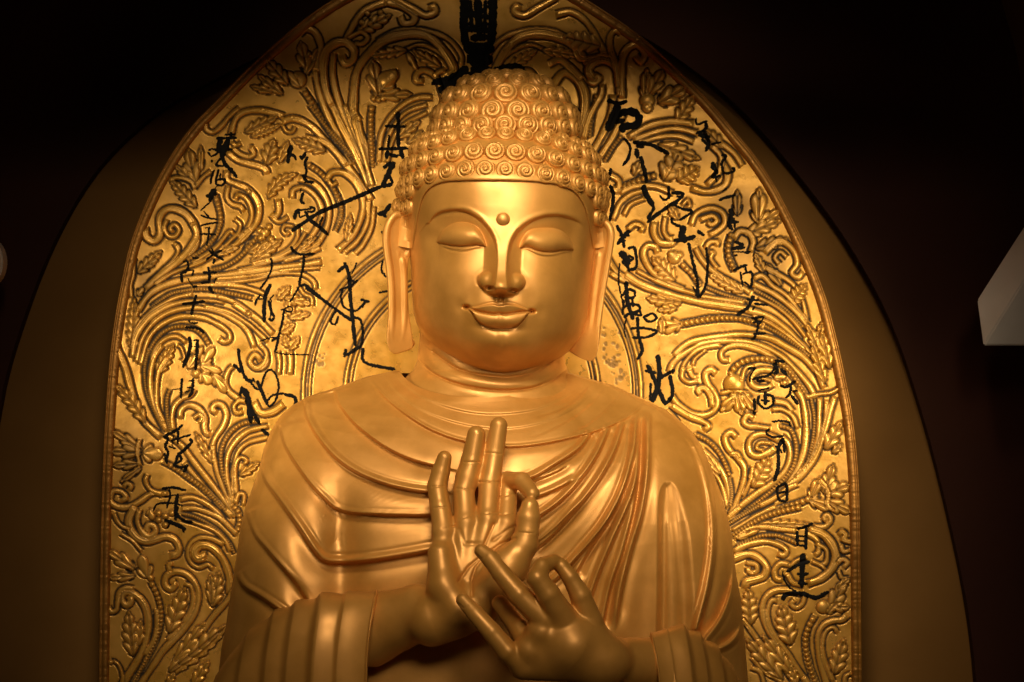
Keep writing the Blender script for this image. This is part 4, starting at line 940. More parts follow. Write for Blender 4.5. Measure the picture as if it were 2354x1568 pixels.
# far right column
brush(S('R4', ([(998, 868), (1010, 912), (1085, 888)], 14), ([(1072, 898), (1070, 950), (998, 982)], 20), ([(1015, 990), (1105, 1010)], 26), ([(1060, 960), (1092, 1050), (1068, 1115)], 22), ([(1108, 1062), (1185, 1044)], 14), ([(1040, 1020), (1080, 1060)], 18)))
brush(S('R4', ([(1185, 1138), (1222, 1150), (1190, 1200), (1210, 1272), (1285, 1258)], 16), ([(1128, 1188), (1120, 1230), (1152, 1262), (1118, 1300), (1185, 1292)], 18), ([(1140, 1200), (1150, 1340)], 12), ([(1265, 1230), (1290, 1255)], 20)))
brush(S('R3', ([(1228, 78), (1150, 95), (1075, 122)], 22), ([(1150, 15), (1108, 42)], 14)))
brush(S('R3', ([(1178, 198), (1190, 260), (1170, 340), (1202, 395)], 34), ([(1145, 320), (1258, 320)], 26), ([(1210, 280), (1222, 385)], 16), ([(1160, 250), (1215, 260)], 20)))
brush(S('R3', ([(1215, 498), (1292, 530), (1195, 560), (1315, 550)], 22), ([(1305, 600), (1365, 588)], 22), ([(1215, 620), (1245, 622)], 18), ([(1200, 590), (1330, 592)], 10)))
brush(S('R3', ([(1205, 762), (1290, 720), (1335, 710)], 22), ([(1270, 768), (1292, 905)], 16), ([(1288, 790), (1372, 778), (1372, 880), (1348, 925)], 18), ([(1305, 858), (1355, 902)], 16), ([(1310, 720), (1330, 780)], 16)))
brush(S('R3', ([(1392, 985), (1360, 1050), (1330, 1100), (1232, 1165)], 26), ([(1325, 1020), (1438, 1028)], 18), ([(1395, 1058), (1518, 1072)], 18), ([(1400, 1080), (1380, 1120)], 14)))
brush(S('R3', ([(1365, 1190), (1490, 1178)], 18), ([(1400, 1188), (1430, 1260), (1400, 1360), (1368, 1385)], 18), ([(1375, 1230), (1455, 1220)], 14), ([(1385, 1332), (1505, 1328)], 20), ([(1480, 1185), (1440, 1250)], 12)))
brush(S('R2', ([(930, 215), (910, 280), (860, 350), (710, 385)], 16), ([(680, 300), (742, 290), (700, 360), (700, 412)], 12), ([(755, 400), (825, 400)], 24), ([(905, 230), (995, 240)], 20), ([(900, 248), (930, 312), (900, 345)], 26), ([(955, 298), (1015, 355)], 24)))
brush(S('R2', ([(1085, 398), (1010, 450), (955, 440)], 20), ([(1040, 428), (1040, 500), (998, 545)], 20), ([(1048, 518), (1105, 598)], 24), ([(1060, 490), (1105, 480)], 14)))
brush(S('R2', ([(765, 482), (865, 460)], 14), ([(780, 518), (770, 580), (830, 632), (890, 600), (890, 530), (815, 510)], 18), ([(830, 488), (830, 605)], 24), ([(735, 545), (740, 620), (738, 685)], 20), ([(790, 560), (870, 570)], 14)))
brush(S('R2', ([(885, 742), (960, 735), (1030, 750), (1042, 785)], 16), ([(862, 798), (838, 840), (900, 872), (985, 860)], 16)))
brush(S('R2', ([(985, 878), (940, 960), (940, 1100), (920, 1200), (895, 1245)], 26), ([(980, 888), (992, 1005)], 18), ([(915, 940), (975, 1005)], 16)))
brush(S('R2', ([(928, 1285), (940, 1390), (1005, 1415)], 20), ([(928, 1290), (1002, 1268), (1012, 1380), (1002, 1412)], 20), ([(935, 1342), (1012, 1330)], 16)))
brush(S('R1', ([(690, 200), (760, 180), (835, 148)], 22), ([(690, 215), (690, 345)], 22), ([(772, 188), (765, 385)], 24), ([(680, 260), (765, 270)], 14), ([(685, 342), (765, 350)], 18), ([(742, 415), (735, 560), (730, 725)], 40), ([(595, 582), (700, 520), (805, 488)], 26), ([(685, 602), (795, 600)], 22), ([(695, 682), (785, 690)], 24), ([(555, 835), (600, 782), (740, 780), (860, 812), (975, 758)], 32), ([(560, 575), (570, 640), (620, 720), (705, 775)], 14), ([(690, 300), (770, 310)], 14)))

# ------------------------------------------------------------------ the statue
statue = empty("statue", (-0.03, 0.02, -0.95),
               label="gilded statue of a robed seated figure with closed eyes, snail curls and raised hands",
               category="statue")

# ---- head: plan coordinates (u, v) about the middle of the face, brought into place by head_plan()
def head_plan(u, v):
    return 1153 + u - 0.028 * v, 620 + v + 0.054 * u
def head_uv(view, pts):
    p = V(view, pts)
    dx, dy = p[:, 0] - 1153, p[:, 1] - 620
    u = (dx + 0.028 * dy) / (1 + 0.028 * 0.054); v = dy - 0.054 * u
    return np.stack([u, v], -1)
HD0 = -20.0
hv = [-335, -320, -300, -275, -245, -205, -150, -100, -40, 20, 70, 110, 145, 175, 198, 214, 226, 234, 239, 241]
hw = [90, 135, 172, 198, 217, 229, 228, 221, 213, 208, 204, 199, 186, 164, 137, 111, 84, 56, 28, 4]
hd = [95, 140, 178, 208, 232, 250, 262, 268, 270, 270, 268, 264, 258, 246, 230, 212, 190, 165, 140, 120]
def hwid(v): return np.interp(v, hv, blur1(hw))
def blur1(a): return np.asarray(a, float)
from numpy import interp
def smooth_interp(x, xs, ys):
    """monotone-ish cubic through the table"""
    xs, ys = np.asarray(xs, float), np.asarray(ys, float)
    m = np.gradient(ys, xs)
    i = np.clip(np.searchsorted(xs, x) - 1, 0, len(xs) - 2)
    h = xs[i + 1] - xs[i]; t = np.clip((x - xs[i]) / h, 0, 1)
    return ((1 + 2 * t) * (1 - t)**2 * ys[i] + t * (1 - t)**2 * h * m[i] + t * t * (3 - 2 * t) * ys[i + 1] + t * t * (t - 1) * h * m[i + 1])

HR = Raster(-240, -345, 240, 250, 0.8)
U, Vv = HR.coords()
F = np.zeros_like(U)

# --- nose: a flat-topped ridge that grows towards the tip, wings at its sides
nv = [-150, -115, -90, -60, -30, 0, 20, 34, 44, 50, 55, 59, 70]
nN = [0, 1, 6, 15, 26, 40, 50, 55, 54, 45, 30, 11, 0]
na = [60, 44, 27, 15, 11, 10.5, 11.5, 13.5, 14, 13, 12, 11, 11]
nb = [60, 50, 40, 34, 33, 34, 35, 34, 32, 30, 26, 22, 20]
N_h = smooth_interp(Vv, nv, nN); N_a = smooth_interp(Vv, nv, na); N_b = smooth_interp(Vv, nv, nb)
tt = np.clip((np.abs(U) - N_a) / N_b, 0, 1)
nose = N_h * np.clip((1 - tt)**1.55, 0, 1)
# --- sockets under the brows
brow_l = spline(head_uv('c2', [(400, 262), (440, 212), (500, 178), (590, 164), (680, 174), (765, 218), (835, 285), (882, 355), (908, 430), (918, 520), (922, 640)]), 2)[0]
brow_r = spline(head_uv('c2', [(1560, 300), (1520, 256), (1440, 220), (1335, 203), (1240, 214), (1150, 250), (1080, 302), (1030, 362), (1002, 430), (990, 520), (985, 640)]), 2)[0]
sock = np.zeros_like(U); line = np.zeros_like(U)
for br, sgn in ((brow_l, 1), (brow_r, -1)):
    d, t = sdist(U, Vv, br)
    d = d * sgn                              # positive on the eye's side
    side = (U * -sgn > -6)
    edge = sstep(0, 6, d)
    fade_v = 1 - sstep(-75, 18, Vv)
    endf = sstep(0, 0.10, t)
    body = edge * (0.55 + 0.45 * sstep(5, 45, d)) * fade_v * (1 - sstep(150, 196, np.abs(U))) * side
    sock = np.maximum(sock, body)
    ln = gauss(d - 1, 2.6) * sstep(0.0, .12, t) * (1 - sstep(.62, .9, t)) * side
    line = np.maximum(line, ln)
    lip = gauss(d + 5, 5.0) * sstep(0.0, .15, t) * (1 - sstep(.60, .85, t)) * side
    F += 1.0 * lip
F -= 20 * sock + 1.2 * line
F = F + nose
# --- eyelids
lid_l = head_uv('c2', [(478, 412), (520, 421), (575, 430), (640, 436), (700, 433), (755, 427), (790, 430), (818, 441)])
lid_r = head_uv('c2', [(1088, 450), (1118, 440), (1155, 446), (1210, 466), (1275, 475), (1340, 471), (1400, 463), (1464, 466)])
for lid in (lid_l, lid_r):
    lid = lid[np.argsort(lid[:, 0])]
    u0, u1 = lid[0, 0], lid[-1, 0]; uc, hw_ = (u0 + u1) / 2, (u1 - u0) / 2
    vm = smooth_interp(U, lid[:, 0], lid[:, 1])
    q = (U - uc) / (hw_ + 3)
    inn = np.clip(1 - q**2, 0, 1)
    top = vm - 54 * inn ** 0.62
    t = (Vv - top) / np.maximum(vm - top, 1)
    up = np.clip(t, 0, 1)
    bulge = 31 * inn ** 0.5 * np.sin(np.pi * (up * 0.86)) ** 0.75
    bulge = np.where((t >= 0) & (t <= 1) & (np.abs(q) < 1), bulge, 0)
    F += bulge
    F -= 1.0 * gauss(Vv - top, 2.2) * (np.abs(q) < .97) * inn**.3
    # lower lid: a thin rim tucked under, then a soft bag
    below = Vv - vm
    inn2 = np.clip(1 - ((U - uc) / (hw_ - 2))**2, 0, 1)
    F += np.where(below > 0, (12.5 * inn2**.6) * np.exp(-below / 26.0), 0)
    F -= 2.6 * gauss(below - 1.2, 1.6) * sstep(0, .25, inn2)
    F += 1.5 * gauss(below - 7.5 * inn2**.5, 2.4) * sstep(0, .5, inn2)
    F -= 1.3 * gauss(below - 13.5 * inn2**.5, 2.6) * sstep(0.1, .6, inn2)
# --- wings and tip of the nose, nostrils
def bump(cu, cv, ru, rv, h, k=5.0):
    global F
    q = np.clip(1 - ((U - cu) / ru)**2 - ((Vv - cv) / rv)**2, 0, None)
    b = h * np.sqrt(q)
    F = np.where(q > 0, np.maximum(F, b) + 0.25 * k * np.clip(1 - np.abs(F - b) / k, 0, 1)**2, F)
F += 7 * np.exp(-(U / 15)**2 - ((Vv - 36) / 15)**2)
for sg in (-1, 1):
    bump(sg * 32, 27, 22, 21, 25, 16)
    F -= 0.9 * gauss(np.hypot((U - sg * 34) / 24, (Vv - 24) / 25) - 1, .13) * (Vv < 40) * (np.abs(U) > 34)
    q = np.hypot((U - sg * 26) / 11, (Vv - 45 - 1.5 * sg) / 5.5)
    F -= 19 * np.clip(1.15 - q, 0, 1) ** .8
# --- cheeks, mouth, chin
for sg in (-1, 1):
    F += 13 * np.exp(-((U - sg * 108) / 62)**2 - ((Vv - 48) / 62)**2)
    F -= 4.5 * np.exp(-((U - sg * 66 - sg * (Vv - 55) * .25) / 15)**2 - ((Vv - 62) / 26)**2)
    F -= 3.5 * np.exp(-((U - sg * 92) / 12)**2 - ((Vv - 92) / 16)**2)
F += 15 * np.exp(-(U / 62)**2 - ((Vv - 96) / 40)**2)
F -= 8.5 * np.exp(-(U / 46)**2 - ((Vv - 133) / 11)**2)
F += 14 * np.exp(-(np.abs(U) / 52)**2.4 - ((Vv - 166) / 27)**2)
F -= 3.2 * np.exp(-((U - 3) / 9)**2 - ((Vv - 163) / 20)**2)
F += 2.5 * np.exp(-((np.abs(U) - 9) / 4)**2) * sstep(52, 60, Vv) * (1 - sstep(72, 80, Vv))
F -= 5.0 * np.exp(-(U / 6)**2) * sstep(50, 58, Vv) * (1 - sstep(70, 78, Vv))
ut = head_uv('c2', [(683, 886), (720, 890), (765, 884), (815, 870), (865, 860), (890, 861), (920, 870), (950, 867), (980, 860), (1030, 864), (1085, 884), (1130, 904), (1168, 916)])
um = head_uv('c2', [(683, 886), (720, 897), (775, 916), (835, 929), (885, 936), (925, 932), (965, 938), (1010, 932), (1065, 922), (1120, 916), (1168, 916)])
ub = head_uv('c2', [(683, 886), (725, 925), (755, 975), (805, 1018), (870, 1039), (930, 1043), (1000, 1040), (1060, 1022), (1108, 975), (1135, 935), (1168, 916)])
def curve_at(c):
    c, _, _, _ = spline(c, 1.0); c = c[np.argsort(c[:, 0])]
    return np.interp(U, c[:, 0], c[:, 1])
vt_, vm_, vb_ = curve_at(ut), curve_at(um), curve_at(ub)
inm = (U > ut[0, 0]) & (U < ut[-1, 0])
mu = np.clip(1 - ((U - (ut[0, 0] + ut[-1, 0]) / 2) / ((ut[-1, 0] - ut[0, 0]) / 2))**2, 0, 1)
t = (Vv - vt_) / np.maximum(vm_ - vt_, .8)
F += np.where(inm & (t > 0) & (t < 1), 10.5 * sstep(0, .16, t) * (1 - .80 * np.clip(t, 0, 1)**1.3) * mu**.45, 0)
t = (Vv - vm_) / np.maximum(vb_ - vm_, .8)
F += np.where(inm & (t >= 0) & (t < 1), (15.0 * np.sin(np.pi * np.clip(.10 + .58 * t, 0, 1)) * (1 - .45 * sstep(.86, 1.0, t)) - 2.4 * gauss(U, 7) * gauss(t - .35, .4)) * mu**.45, 0)
F -= np.where(inm, 9.0 * gauss(Vv - vm_ - .4, 2.0) * (0.35 + .65 * mu**.3), 0)
F -= np.where(inm, 1.8 * gauss(Vv - vb_ - 2, 2.5) * mu**.4, 0)
F -= np.where(inm, 1.5 * gauss(Vv - vt_ + 2, 2.5) * mu**.4, 0)
for c in (ut[0], ut[-1]):
    F -= 20 * np.exp(-((U - c[0]) / 6.5)**2 - ((Vv - c[1]) / 4.2)**2)
F = blur(F, 2)

def head_depth(u, v, feat=True):
    w = smooth_interp(v, hv, hw); D = smooth_interp(v, hv, hd)
    s = np.clip(np.abs(u) / np.maximum(w, 1), 0, 1)
    base = D * np.clip(1 - s**2.35, 0, 1)**0.47
    f = HR.sample(F, u, v) * (1 - sstep(.86, .98, s)) if feat else 0
    return HD0 - base - f
vs = np.concatenate([np.linspace(-335, 226, 600), np.linspace(226.8, 241, 40)])
ss = np.sin(np.linspace(-1, 1, 520) * np.pi / 2 * 0.9999)
Wg = smooth_interp(vs, hv, hw)
Ug = Wg[:, None] * ss[None, :]; Vg = vs[:, None] * np.ones_like(Ug)
hx, hy = head_plan(Ug, Vg)
head = grid_obj("head", hx, hy, head_depth(Ug, Vg), GOLD, flip=False)
set_parent_keep(head, statue)

def sphere_obj(name, px, py, d, r, mat, parent, n=24, sq=(1, 1, 1)):
    th = np.linspace(0, np.pi, n)[:, None]; ph = np.linspace(0, 2 * np.pi, 2 * n, endpoint=False)[None, :]
    X = px + r * sq[0] * np.sin(th) * np.cos(ph); Y = py + r * sq[1] * np.cos(th) + 0 * ph; Dd = d + r * sq[2] * np.sin(th) * np.sin(ph)
    return grid_obj(name, X, Y, Dd, mat, parent, wrap=True, flip=True)
ux, uy = head_plan(0.0, -115.0)
urna = sphere_obj("forehead_dot", ux, uy, float(head_depth(np.array([0.]), np.array([-115.]))[0]) + 1, 16.5, GOLD, None, sq=(1, 1, .6))
urna.parent = head

# ---- hair: skull behind the face, crown bump, hem along the forehead, and the snail curls
th = np.linspace(0, np.pi, 70)[:, None]; ph = np.linspace(0, 2 * np.pi, 140, endpoint=False)[None, :]
def girth(q, sq): return np.clip(1 - np.abs(q)**(2.3 if sq else 2), 0, 1)**(.48 if sq else .5)
def ell(c, r, sq=False):
    g = girth(np.cos(th), sq)
    return c[0] + r[0] * g * np.cos(ph), c[1] - r[1] * np.cos(th) + 0 * ph, c[2] + r[2] * g * np.sin(ph)
SK_C, SK_R = (1150, 490, 78), (238, 205, 250)
US_C, US_R = (1161, 318, 10), (163, 146, 175)
ax_, ay_, ad_ = ell(SK_C, SK_R); bx_, by_, bd_ = ell(US_C, US_R, True)
def pts_of(x, y, d): return np.stack(world_xyz(x, y, d), -1).reshape(-1, 3)
fa = grid_faces(70, 140, True)
hair = make_mesh("hair", np.vstack([pts_of(ax_, ay_, ad_), pts_of(bx_, by_, bd_)]), np.vstack([fa, fa + 70 * 140]), GOLD)
set_parent_keep(hair, statue)

hem = spline(head_uv('c1', [(325, 1640), (350, 1480), (372, 1350), (410, 1215), (480, 1125), (590, 1078), (760, 1066), (1000, 1066), (1200, 1068), (1400, 1080), (1590, 1112), (1705, 1175), (1775, 1290), (1812, 1420), (1835, 1560), (1850, 1640)]), 2)[0]
def head_normal(u, v):
    e = 2.0
    def P(a, b):
        x, y = head_plan(a, b); return np.stack(world_xyz(x, y, head_depth(a, b, False)), -1)
    n = np.cross(P(u + e, v) - P(u - e, v), P(u, v - e) - P(u, v + e)); return n / np.linalg.norm(n, axis=-1, keepdims=True)
q = np.linspace(0, 1, 12)
T = np.gradient(hem, axis=0); T /= np.linalg.norm(T, axis=1, keepdims=True); NN = np.stack([T[:, 1], -T[:, 0]], -1)   # away from the face
prof = np.array([(-1, -3), (-1.5, 2), (-.5, 6), (2, 8.5), (6, 9), (14, 8.5), (24, 7), (34, 3), (40, -3)], float)
HU = hem[:, 0:1] + NN[:, 0:1] * prof[None, :, 0]; HV = hem[:, 1:2] + NN[:, 1:2] * prof[None, :, 0]
x, y = head_plan(HU, HV)
wlim = smooth_interp(HV, hv, hw) * .985
band = grid_obj("hair_hem", x, y, head_depth(np.clip(HU, -wlim, wlim), HV, False) - prof[None, :, 1], GOLD)
set_parent_keep(band, statue)

def curl_mesh(name, turns, hand):
    nr, na_ = 26, 44
    r = np.linspace(0, 1, nr)[:, None]; a = np.linspace(0, 2 * np.pi, na_, endpoint=False)[None, :]
    phase = (r * turns - hand * a / (2 * np.pi))
    f = phase - np.floor(phase)
    rope = np.sqrt(np.clip(1 - (2 * f - 1)**2, 0, 1))
    h = 0.36 * (1 - r**1.6) * (1 - 0.1 * r) + 0.19 * rope * sstep(1.0, .86, r) * (0.55 + .45 * (r > .12)) + 0.08 * gauss(r, .17)
    h = h - 0.35 * sstep(.88, 1.0, r)
    x = r * np.cos(a); z = r * np.sin(a)
    v = np.stack([x + 0 * h, -h, z + 0 * h], -1).reshape(-1, 3)
    return v, grid_faces(nr, na_, True)
cv1, cf = curl_mesh("curl", 2.6, 1)
cv1[:, 0] *= 1
spots = []      # world position, normal, radius
def on_head(u, v, r, lift=4):
    n = head_normal(np.array([u]), np.array([v]))[0]
    x, y = head_plan(u, v)
    d = head_depth(np.array([u]), np.array([v]), False)[0]
    p = np.array(world_xyz(x, y, d), float).ravel() + n * lift * .001
    spots.append((p, n, r * .001))
def hairline_u(v):
    l = hem[:len(hem) // 2]; rr = hem[len(hem) // 2:]
    return np.interp(v, l[::-1, 1], l[::-1, 0]), np.interp(v, rr[:, 1], rr[:, 0])
rows = [(-227, 23.5, 0.05), (-268, 24.5, .5), (-309, 22.5, .0), (-330, 21, .5)] + [(-234 + 36 * k, 22, .5 * (k % 2)) for k in range(1, 7)]
for v0, rad, off in rows:
    s = np.linspace(-.999, .999, 1500)
    drop = (46 if v0 < -225 else 34) * np.abs(s)**2.6
    vv = np.full_like(s, v0) + drop
    uu = s * smooth_interp(vv, hv, hw)
    x, y = head_plan(uu, vv); P = np.stack(world_xyz(x, y, head_depth(uu, vv, False)), -1)
    L = np.concatenate([[0], np.cumsum(np.linalg.norm(np.diff(P, axis=0), axis=1))]); mid = np.interp(0.0, s, L)
    step = rad * 1.84 * .001
    k = np.arange(-40, 41); pos = mid + (k + off) * step
    for p in pos[(pos > 0) & (pos < L[-1])]:
        si = np.interp(p, L, s); vi = v0 + (46 if v0 < -225 else 34) * abs(si)**2.6; ui = si * float(smooth_interp(np.array([vi]), hv, hw)[0])
        dmin = np.min(np.hypot(hem[:, 0] - ui, hem[:, 1] - vi))
        l, r_ = hairline_u(vi)
        inside_face = (l < ui < r_) and vi > -226
        if inside_face or (dmin < rad * .80 and vi > -200): continue
        if vi > 0: continue
        on_head(ui, vi, rad)
def on_ell(c, r, py, phi, rad, lift=3):
    q = np.clip((c[1] - py) / r[1], -1, 1); rr = float(girth(q, c is US_C))
    px, d = c[0] + r[0] * rr * math.sin(phi), c[2] - r[2] * rr * math.cos(phi)
    p = np.array(world_xyz(px, py, d)); n = np.array([rr * math.sin(phi) / r[0], -rr * math.cos(phi) / r[2], q / r[1]]); n /= np.linalg.norm(n)
    spots.append((p + n * lift * .001, n, rad * .001))
for py, rad, off, arch_ in ((288, 28, .0, 14), (257, 30, .5, 14), (217, 30, 0.02, 14), (189, 27, .55, 8), (174, 24, 0.1, 2)):
    q = np.clip((US_C[1] - py) / US_R[1], -1, .97); circ = 2 * np.pi * float(girth(q, True)) * 168
    n = max(6, int(circ / (rad * 1.84)))
    for k in range(n):
        phi = (k + off) / n * 2 * np.pi
        if math.cos(phi) < -.75: continue
        on_ell(US_C, US_R, py + arch_ * (1 - math.cos(phi)) * .8 + (phi > 0) * 0, phi, rad)
on_ell(US_C, US_R, 176.2, 0.0, 1.0)
spots.pop()
for py, n in ((330, 22), (366, 25), (402, 26), (438, 27), (474, 27), (510, 27), (546, 26)):     # sides and back
    for k in range(n):
        phi = (k + .5 * ((py // 36) % 2)) / n * 2 * np.pi
        if math.cos(phi) > 0.42 or math.cos(phi) < -.8: continue
        on_ell(SK_C, SK_R, py, phi, 20)
from mathutils import Matrix, Vector
def curl_matrix(p, n, r):
    n = np.array([n[0], n[1], n[2] * .45]); n = n / np.linalg.norm(n)
    yax = -Vector(n); up = Vector((0, 0, 1)); xax = yax.cross(up)
    if xax.length < 1e-3: xax = Vector((1, 0, 0))
    xax.normalize(); zax = xax.cross(yax)
    M = Matrix.Identity(4)
    for i in range(3): M[i][0], M[i][1], M[i][2], M[i][3] = xax[i] * r, yax[i] * r, zax[i] * r, p[i]
    return M
view = np.array([0, -CAM_D, 0])
size_seen = [max(0, float(np.dot(n, (view - p) / np.linalg.norm(view - p)))) * r * r for p, n, r in spots]
order = np.argsort(size_seen)[::-1]
first = make_mesh("hair_curl", cv1, cf[:, ::-1] if True else cf, GOLD)
first.data.update()
for rank, i in enumerate(order[:100]):
    c = first if rank == 0 else first.copy()
    if rank: COL.objects.link(c)
    c.parent = hair
    c.matrix_parent_inverse = hair.matrix_parent_inverse.inverted() if False else Matrix.Translation(statue.location).inverted() @ Matrix.Identity(4)
    c.matrix_parent_inverse = Matrix.Identity(4)
    c.matrix_basis = curl_matrix(*spots[i])
restv, restf = [], []
for j, i in enumerate(order[100:]):
    M = np.array(curl_matrix(*spots[i]))
    restv.append(cv1 @ M[:3, :3].T + M[:3, 3]); restf.append(cf[:, ::-1] + j * len(cv1))
if restv:
    o = make_mesh("hair_curls", np.vstack(restv), np.vstack(restf), GOLD)
    o.parent = hair; o['kind'] = 'stuff'

# ---- ears
def ear(view, outline, tubes, name):
    P = V(view, outline); poly = spline(np.vstack([P, P[:1]]), 3)[0]
    c0 = P.mean(0); sg = 1 if c0[0] > 1150 else -1
    f = Field((P[:, 0].min() - 12, P[:, 1].min() - 12, -150), (P[:, 0].max() + 12, P[:, 1].max() + 12, 10), 1.5)
    x, y, z = np.meshgrid(*[a.astype(np.float32) for a in f.ax], indexing='ij', sparse=True)
    X, Y = np.meshgrid(f.ax[0], f.ax[1], indexing='ij')
    d, _ = sdist(X, Y, poly); d = np.abs(d)
    ins = np.zeros(X.shape, bool)
    for a, b in zip(poly[:-1], poly[1:]):
        cr = (a[1] > Y) != (b[1] > Y)
        ins ^= cr & (X < (b[0] - a[0]) * (Y - a[1]) / (b[1] - a[1] + 1e-12) + a[0])
    d2 = np.where(ins, -d, d)
    mid = ear_mid(X, Y, sg)
    lob = sstep(690, 800, Y)
    q = np.maximum(d2[..., None] + 8, np.abs(z - mid[..., None]) - (8 + 7 * lob[..., None])) - 7
    f.F = np.minimum(f.F, q.astype(np.float32))
    for pts, r0, r1, dz in tubes:
        C = spline(V(view, pts), 6)[0]
        rr = np.linspace(r0, r1, len(C))
        for a, b, ra, rb in zip(C[:-1], C[1:], rr[:-1], rr[1:]):
            f.cone((a[0], a[1], float(ear_mid(a[0], a[1], sg)) + dz), (b[0], b[1], float(ear_mid(b[0], b[1], sg)) + dz), ra, rb, 3.5)
    o = f.obj(name, GOLD, None, 2); set_parent_keep(o, statue)
    return o
def ear_mid(x, y, sg):
    edge = np.abs(x - 1148)
    return -62 - (edge - 225) * 0.48 + np.clip((620 - y) / 200, -1, 1) * 6
ear('c2', [(150, 195), (95, 270), (76, 360), (84, 460), (98, 570), (110, 700), (112, 850), (105, 1000), (98, 1120), (112, 1195), (158, 1234), (225, 1216), (278, 1196), (296, 1165), (286, 1080), (268, 950), (258, 800), (255, 650), (262, 540), (300, 470), (318, 380), (300, 290), (240, 215)],
    [([(235, 225), (165, 205), (110, 275), (92, 370), (100, 480), (118, 600), (130, 740), (134, 880), (132, 1010), (126, 1110), (148, 1160), (190, 1140), (214, 1060), (226, 930), (226, 780), (222, 640), (210, 540)], 7.5, 7, -11),
     ([(150, 460), (185, 430), (225, 400), (240, 330)], 4, 7, -8), ([(245, 500), (275, 440), (300, 380), (296, 320)], 7, 6, -10), ([(170, 1175), (230, 1180), (285, 1150)], 9, 7, -6), ([(175, 480), (180, 540)], 5, 3, -9)], "ear")
ear('c2', [(1690, 250), (1748, 290), (1768, 355), (1752, 450), (1732, 580), (1706, 720), (1684, 860), (1668, 1000), (1660, 1130), (1648, 1230), (1612, 1282), (1560, 1280), (1490, 1245), (1425, 1195), (1420, 1160), (1470, 1080), (1520, 960), (1555, 820), (1572, 680), (1580, 560), (1590, 480), (1630, 400), (1650, 300)],
    [([(1655, 300), (1700, 262), (1745, 320), (1742, 420), (1722, 540), (1696, 690), (1672, 830), (1655, 980), (1640, 1120), (1622, 1190), (1590, 1160), (1598, 1040), (1612, 900), (1628, 760), (1645, 620), (1660, 500)], 7.5, 6.5, -11),
     ([(1610, 560), (1640, 470), (1680, 400)], 5, 6, -9), ([(1440, 1180), (1520, 1220), (1590, 1230)], 7, 10, -6)], "ear")

# ---- neck with its three rings
ns, nvn = 260, 260
s = np.linspace(-1, 1, ns)[None, :]; t = np.linspace(0, 1, nvn)[:, None]
yy = 760 + 215 * t
wl = 1130 - np.interp(yy, [760, 800, 830, 850, 875, 975], [966, 962, 958, 950, 925, 850])
wr = np.interp(yy, [760, 800, 836, 867, 885, 975], [1294, 1296, 1300, 1312, 1330, 1400]) - 1130
cx = 1130 + (wr - wl) / 2; hwn = (wl + wr) / 2
sa = np.sin(s * np.pi / 2 * .9995)
X = cx + hwn * sa + 0 * yy; Dn = 8 - np.interp(yy, [760, 850, 900, 975], [168, 174, 190, 205]) * np.clip(1 - np.abs(sa)**2.2, 0, 1)**.48
Yp = yy + 0 * s
disp = np.zeros_like(X)
for view, pts, dep in (('c2', [(440, 1215), (520, 1275), (610, 1335), (700, 1366), (800, 1385), (950, 1400), (1080, 1388), (1200, 1350), (1300, 1290), (1390, 1215)], 5),
                       ('c2', [(330, 1270), (420, 1358), (520, 1415), (620, 1450), (720, 1474), (820, 1490), (960, 1500), (1090, 1492), (1200, 1470), (1310, 1420), (1410, 1350), (1440, 1300)], 7)):
    c = spline(V(view, pts), 2)[0]
    d, _ = sdist(X, Yp, c)
    disp += -dep * gauss(d, 3.0) + dep * .9 * gauss(np.where(d < 0, d + 16, 99), 13) + dep * .35 * gauss(np.where(d > 0, d - 14, 99), 12)
neck = grid_obj("neck", X, Yp, Dn - disp, GOLD)
set_parent_keep(neck, statue)

# ---- robe: torso and upper arms under one cloth, folds pressed into it
TR = Raster(470, 830, 1745, 1760, 1.5)
def fold(view, pts, up, down, wu=26, wd=10, roll=0.0, rw=5, fade=(.06, .06), flip=False):
    """cloth edge: swells to a lip on one side, drops away on the other; roll adds a rounded hem along it"""
    C, T, t, L = spline(V(view, pts) if view else np.array(pts, float), 0.8)
    n = np.stack([-T[:, 1], T[:, 0]], -1) * (-1 if flip else 1)
    q = np.arange(-wu * 2.4, wd * 2.6, 0.8)[None, :]
    X = C[:, 0:1] + n[:, 0:1] * q; Y = C[:, 1:2] + n[:, 1:2] * q
    env = (sstep(0, fade[0] + 1e-3, t) * (1 - sstep(1 - fade[1] - 1e-3, 1, t)))[:, None]
    a = np.where(q < 0, up * np.exp(-(q / wu)**2), -down * np.exp(-(q / wd)**2))
    st = sstep(-2.6, 2.6, q)                          # the step itself is a little soft
    a = up * np.exp(-(np.minimum(q, 0) / wu)**2) * (1 - st) - down * np.exp(-(np.maximum(q, 0) / wd)**2) * st
    a = a + roll * gauss(q + rw * .9, rw) - .35 * roll * gauss(q + rw * 2.8, rw * .7)
    a = a * env
    i, j, ok = TR.index(X, Y)
    i, j, a = i[ok], j[ok], a[ok]
    if not len(i): return
    i0, j0 = i.min(), j.min(); S = np.zeros((i.max() - i0 + 1, j.max() - j0 + 1)); K = np.zeros_like(S)
    np.add.at(S, (i - i0, j - j0), a); np.add.at(K, (i - i0, j - j0), 1)
    m = K > 0
    TR.H[i0:i0 + S.shape[0], j0:j0 + S.shape[1]][m] += (S[m] / K[m])
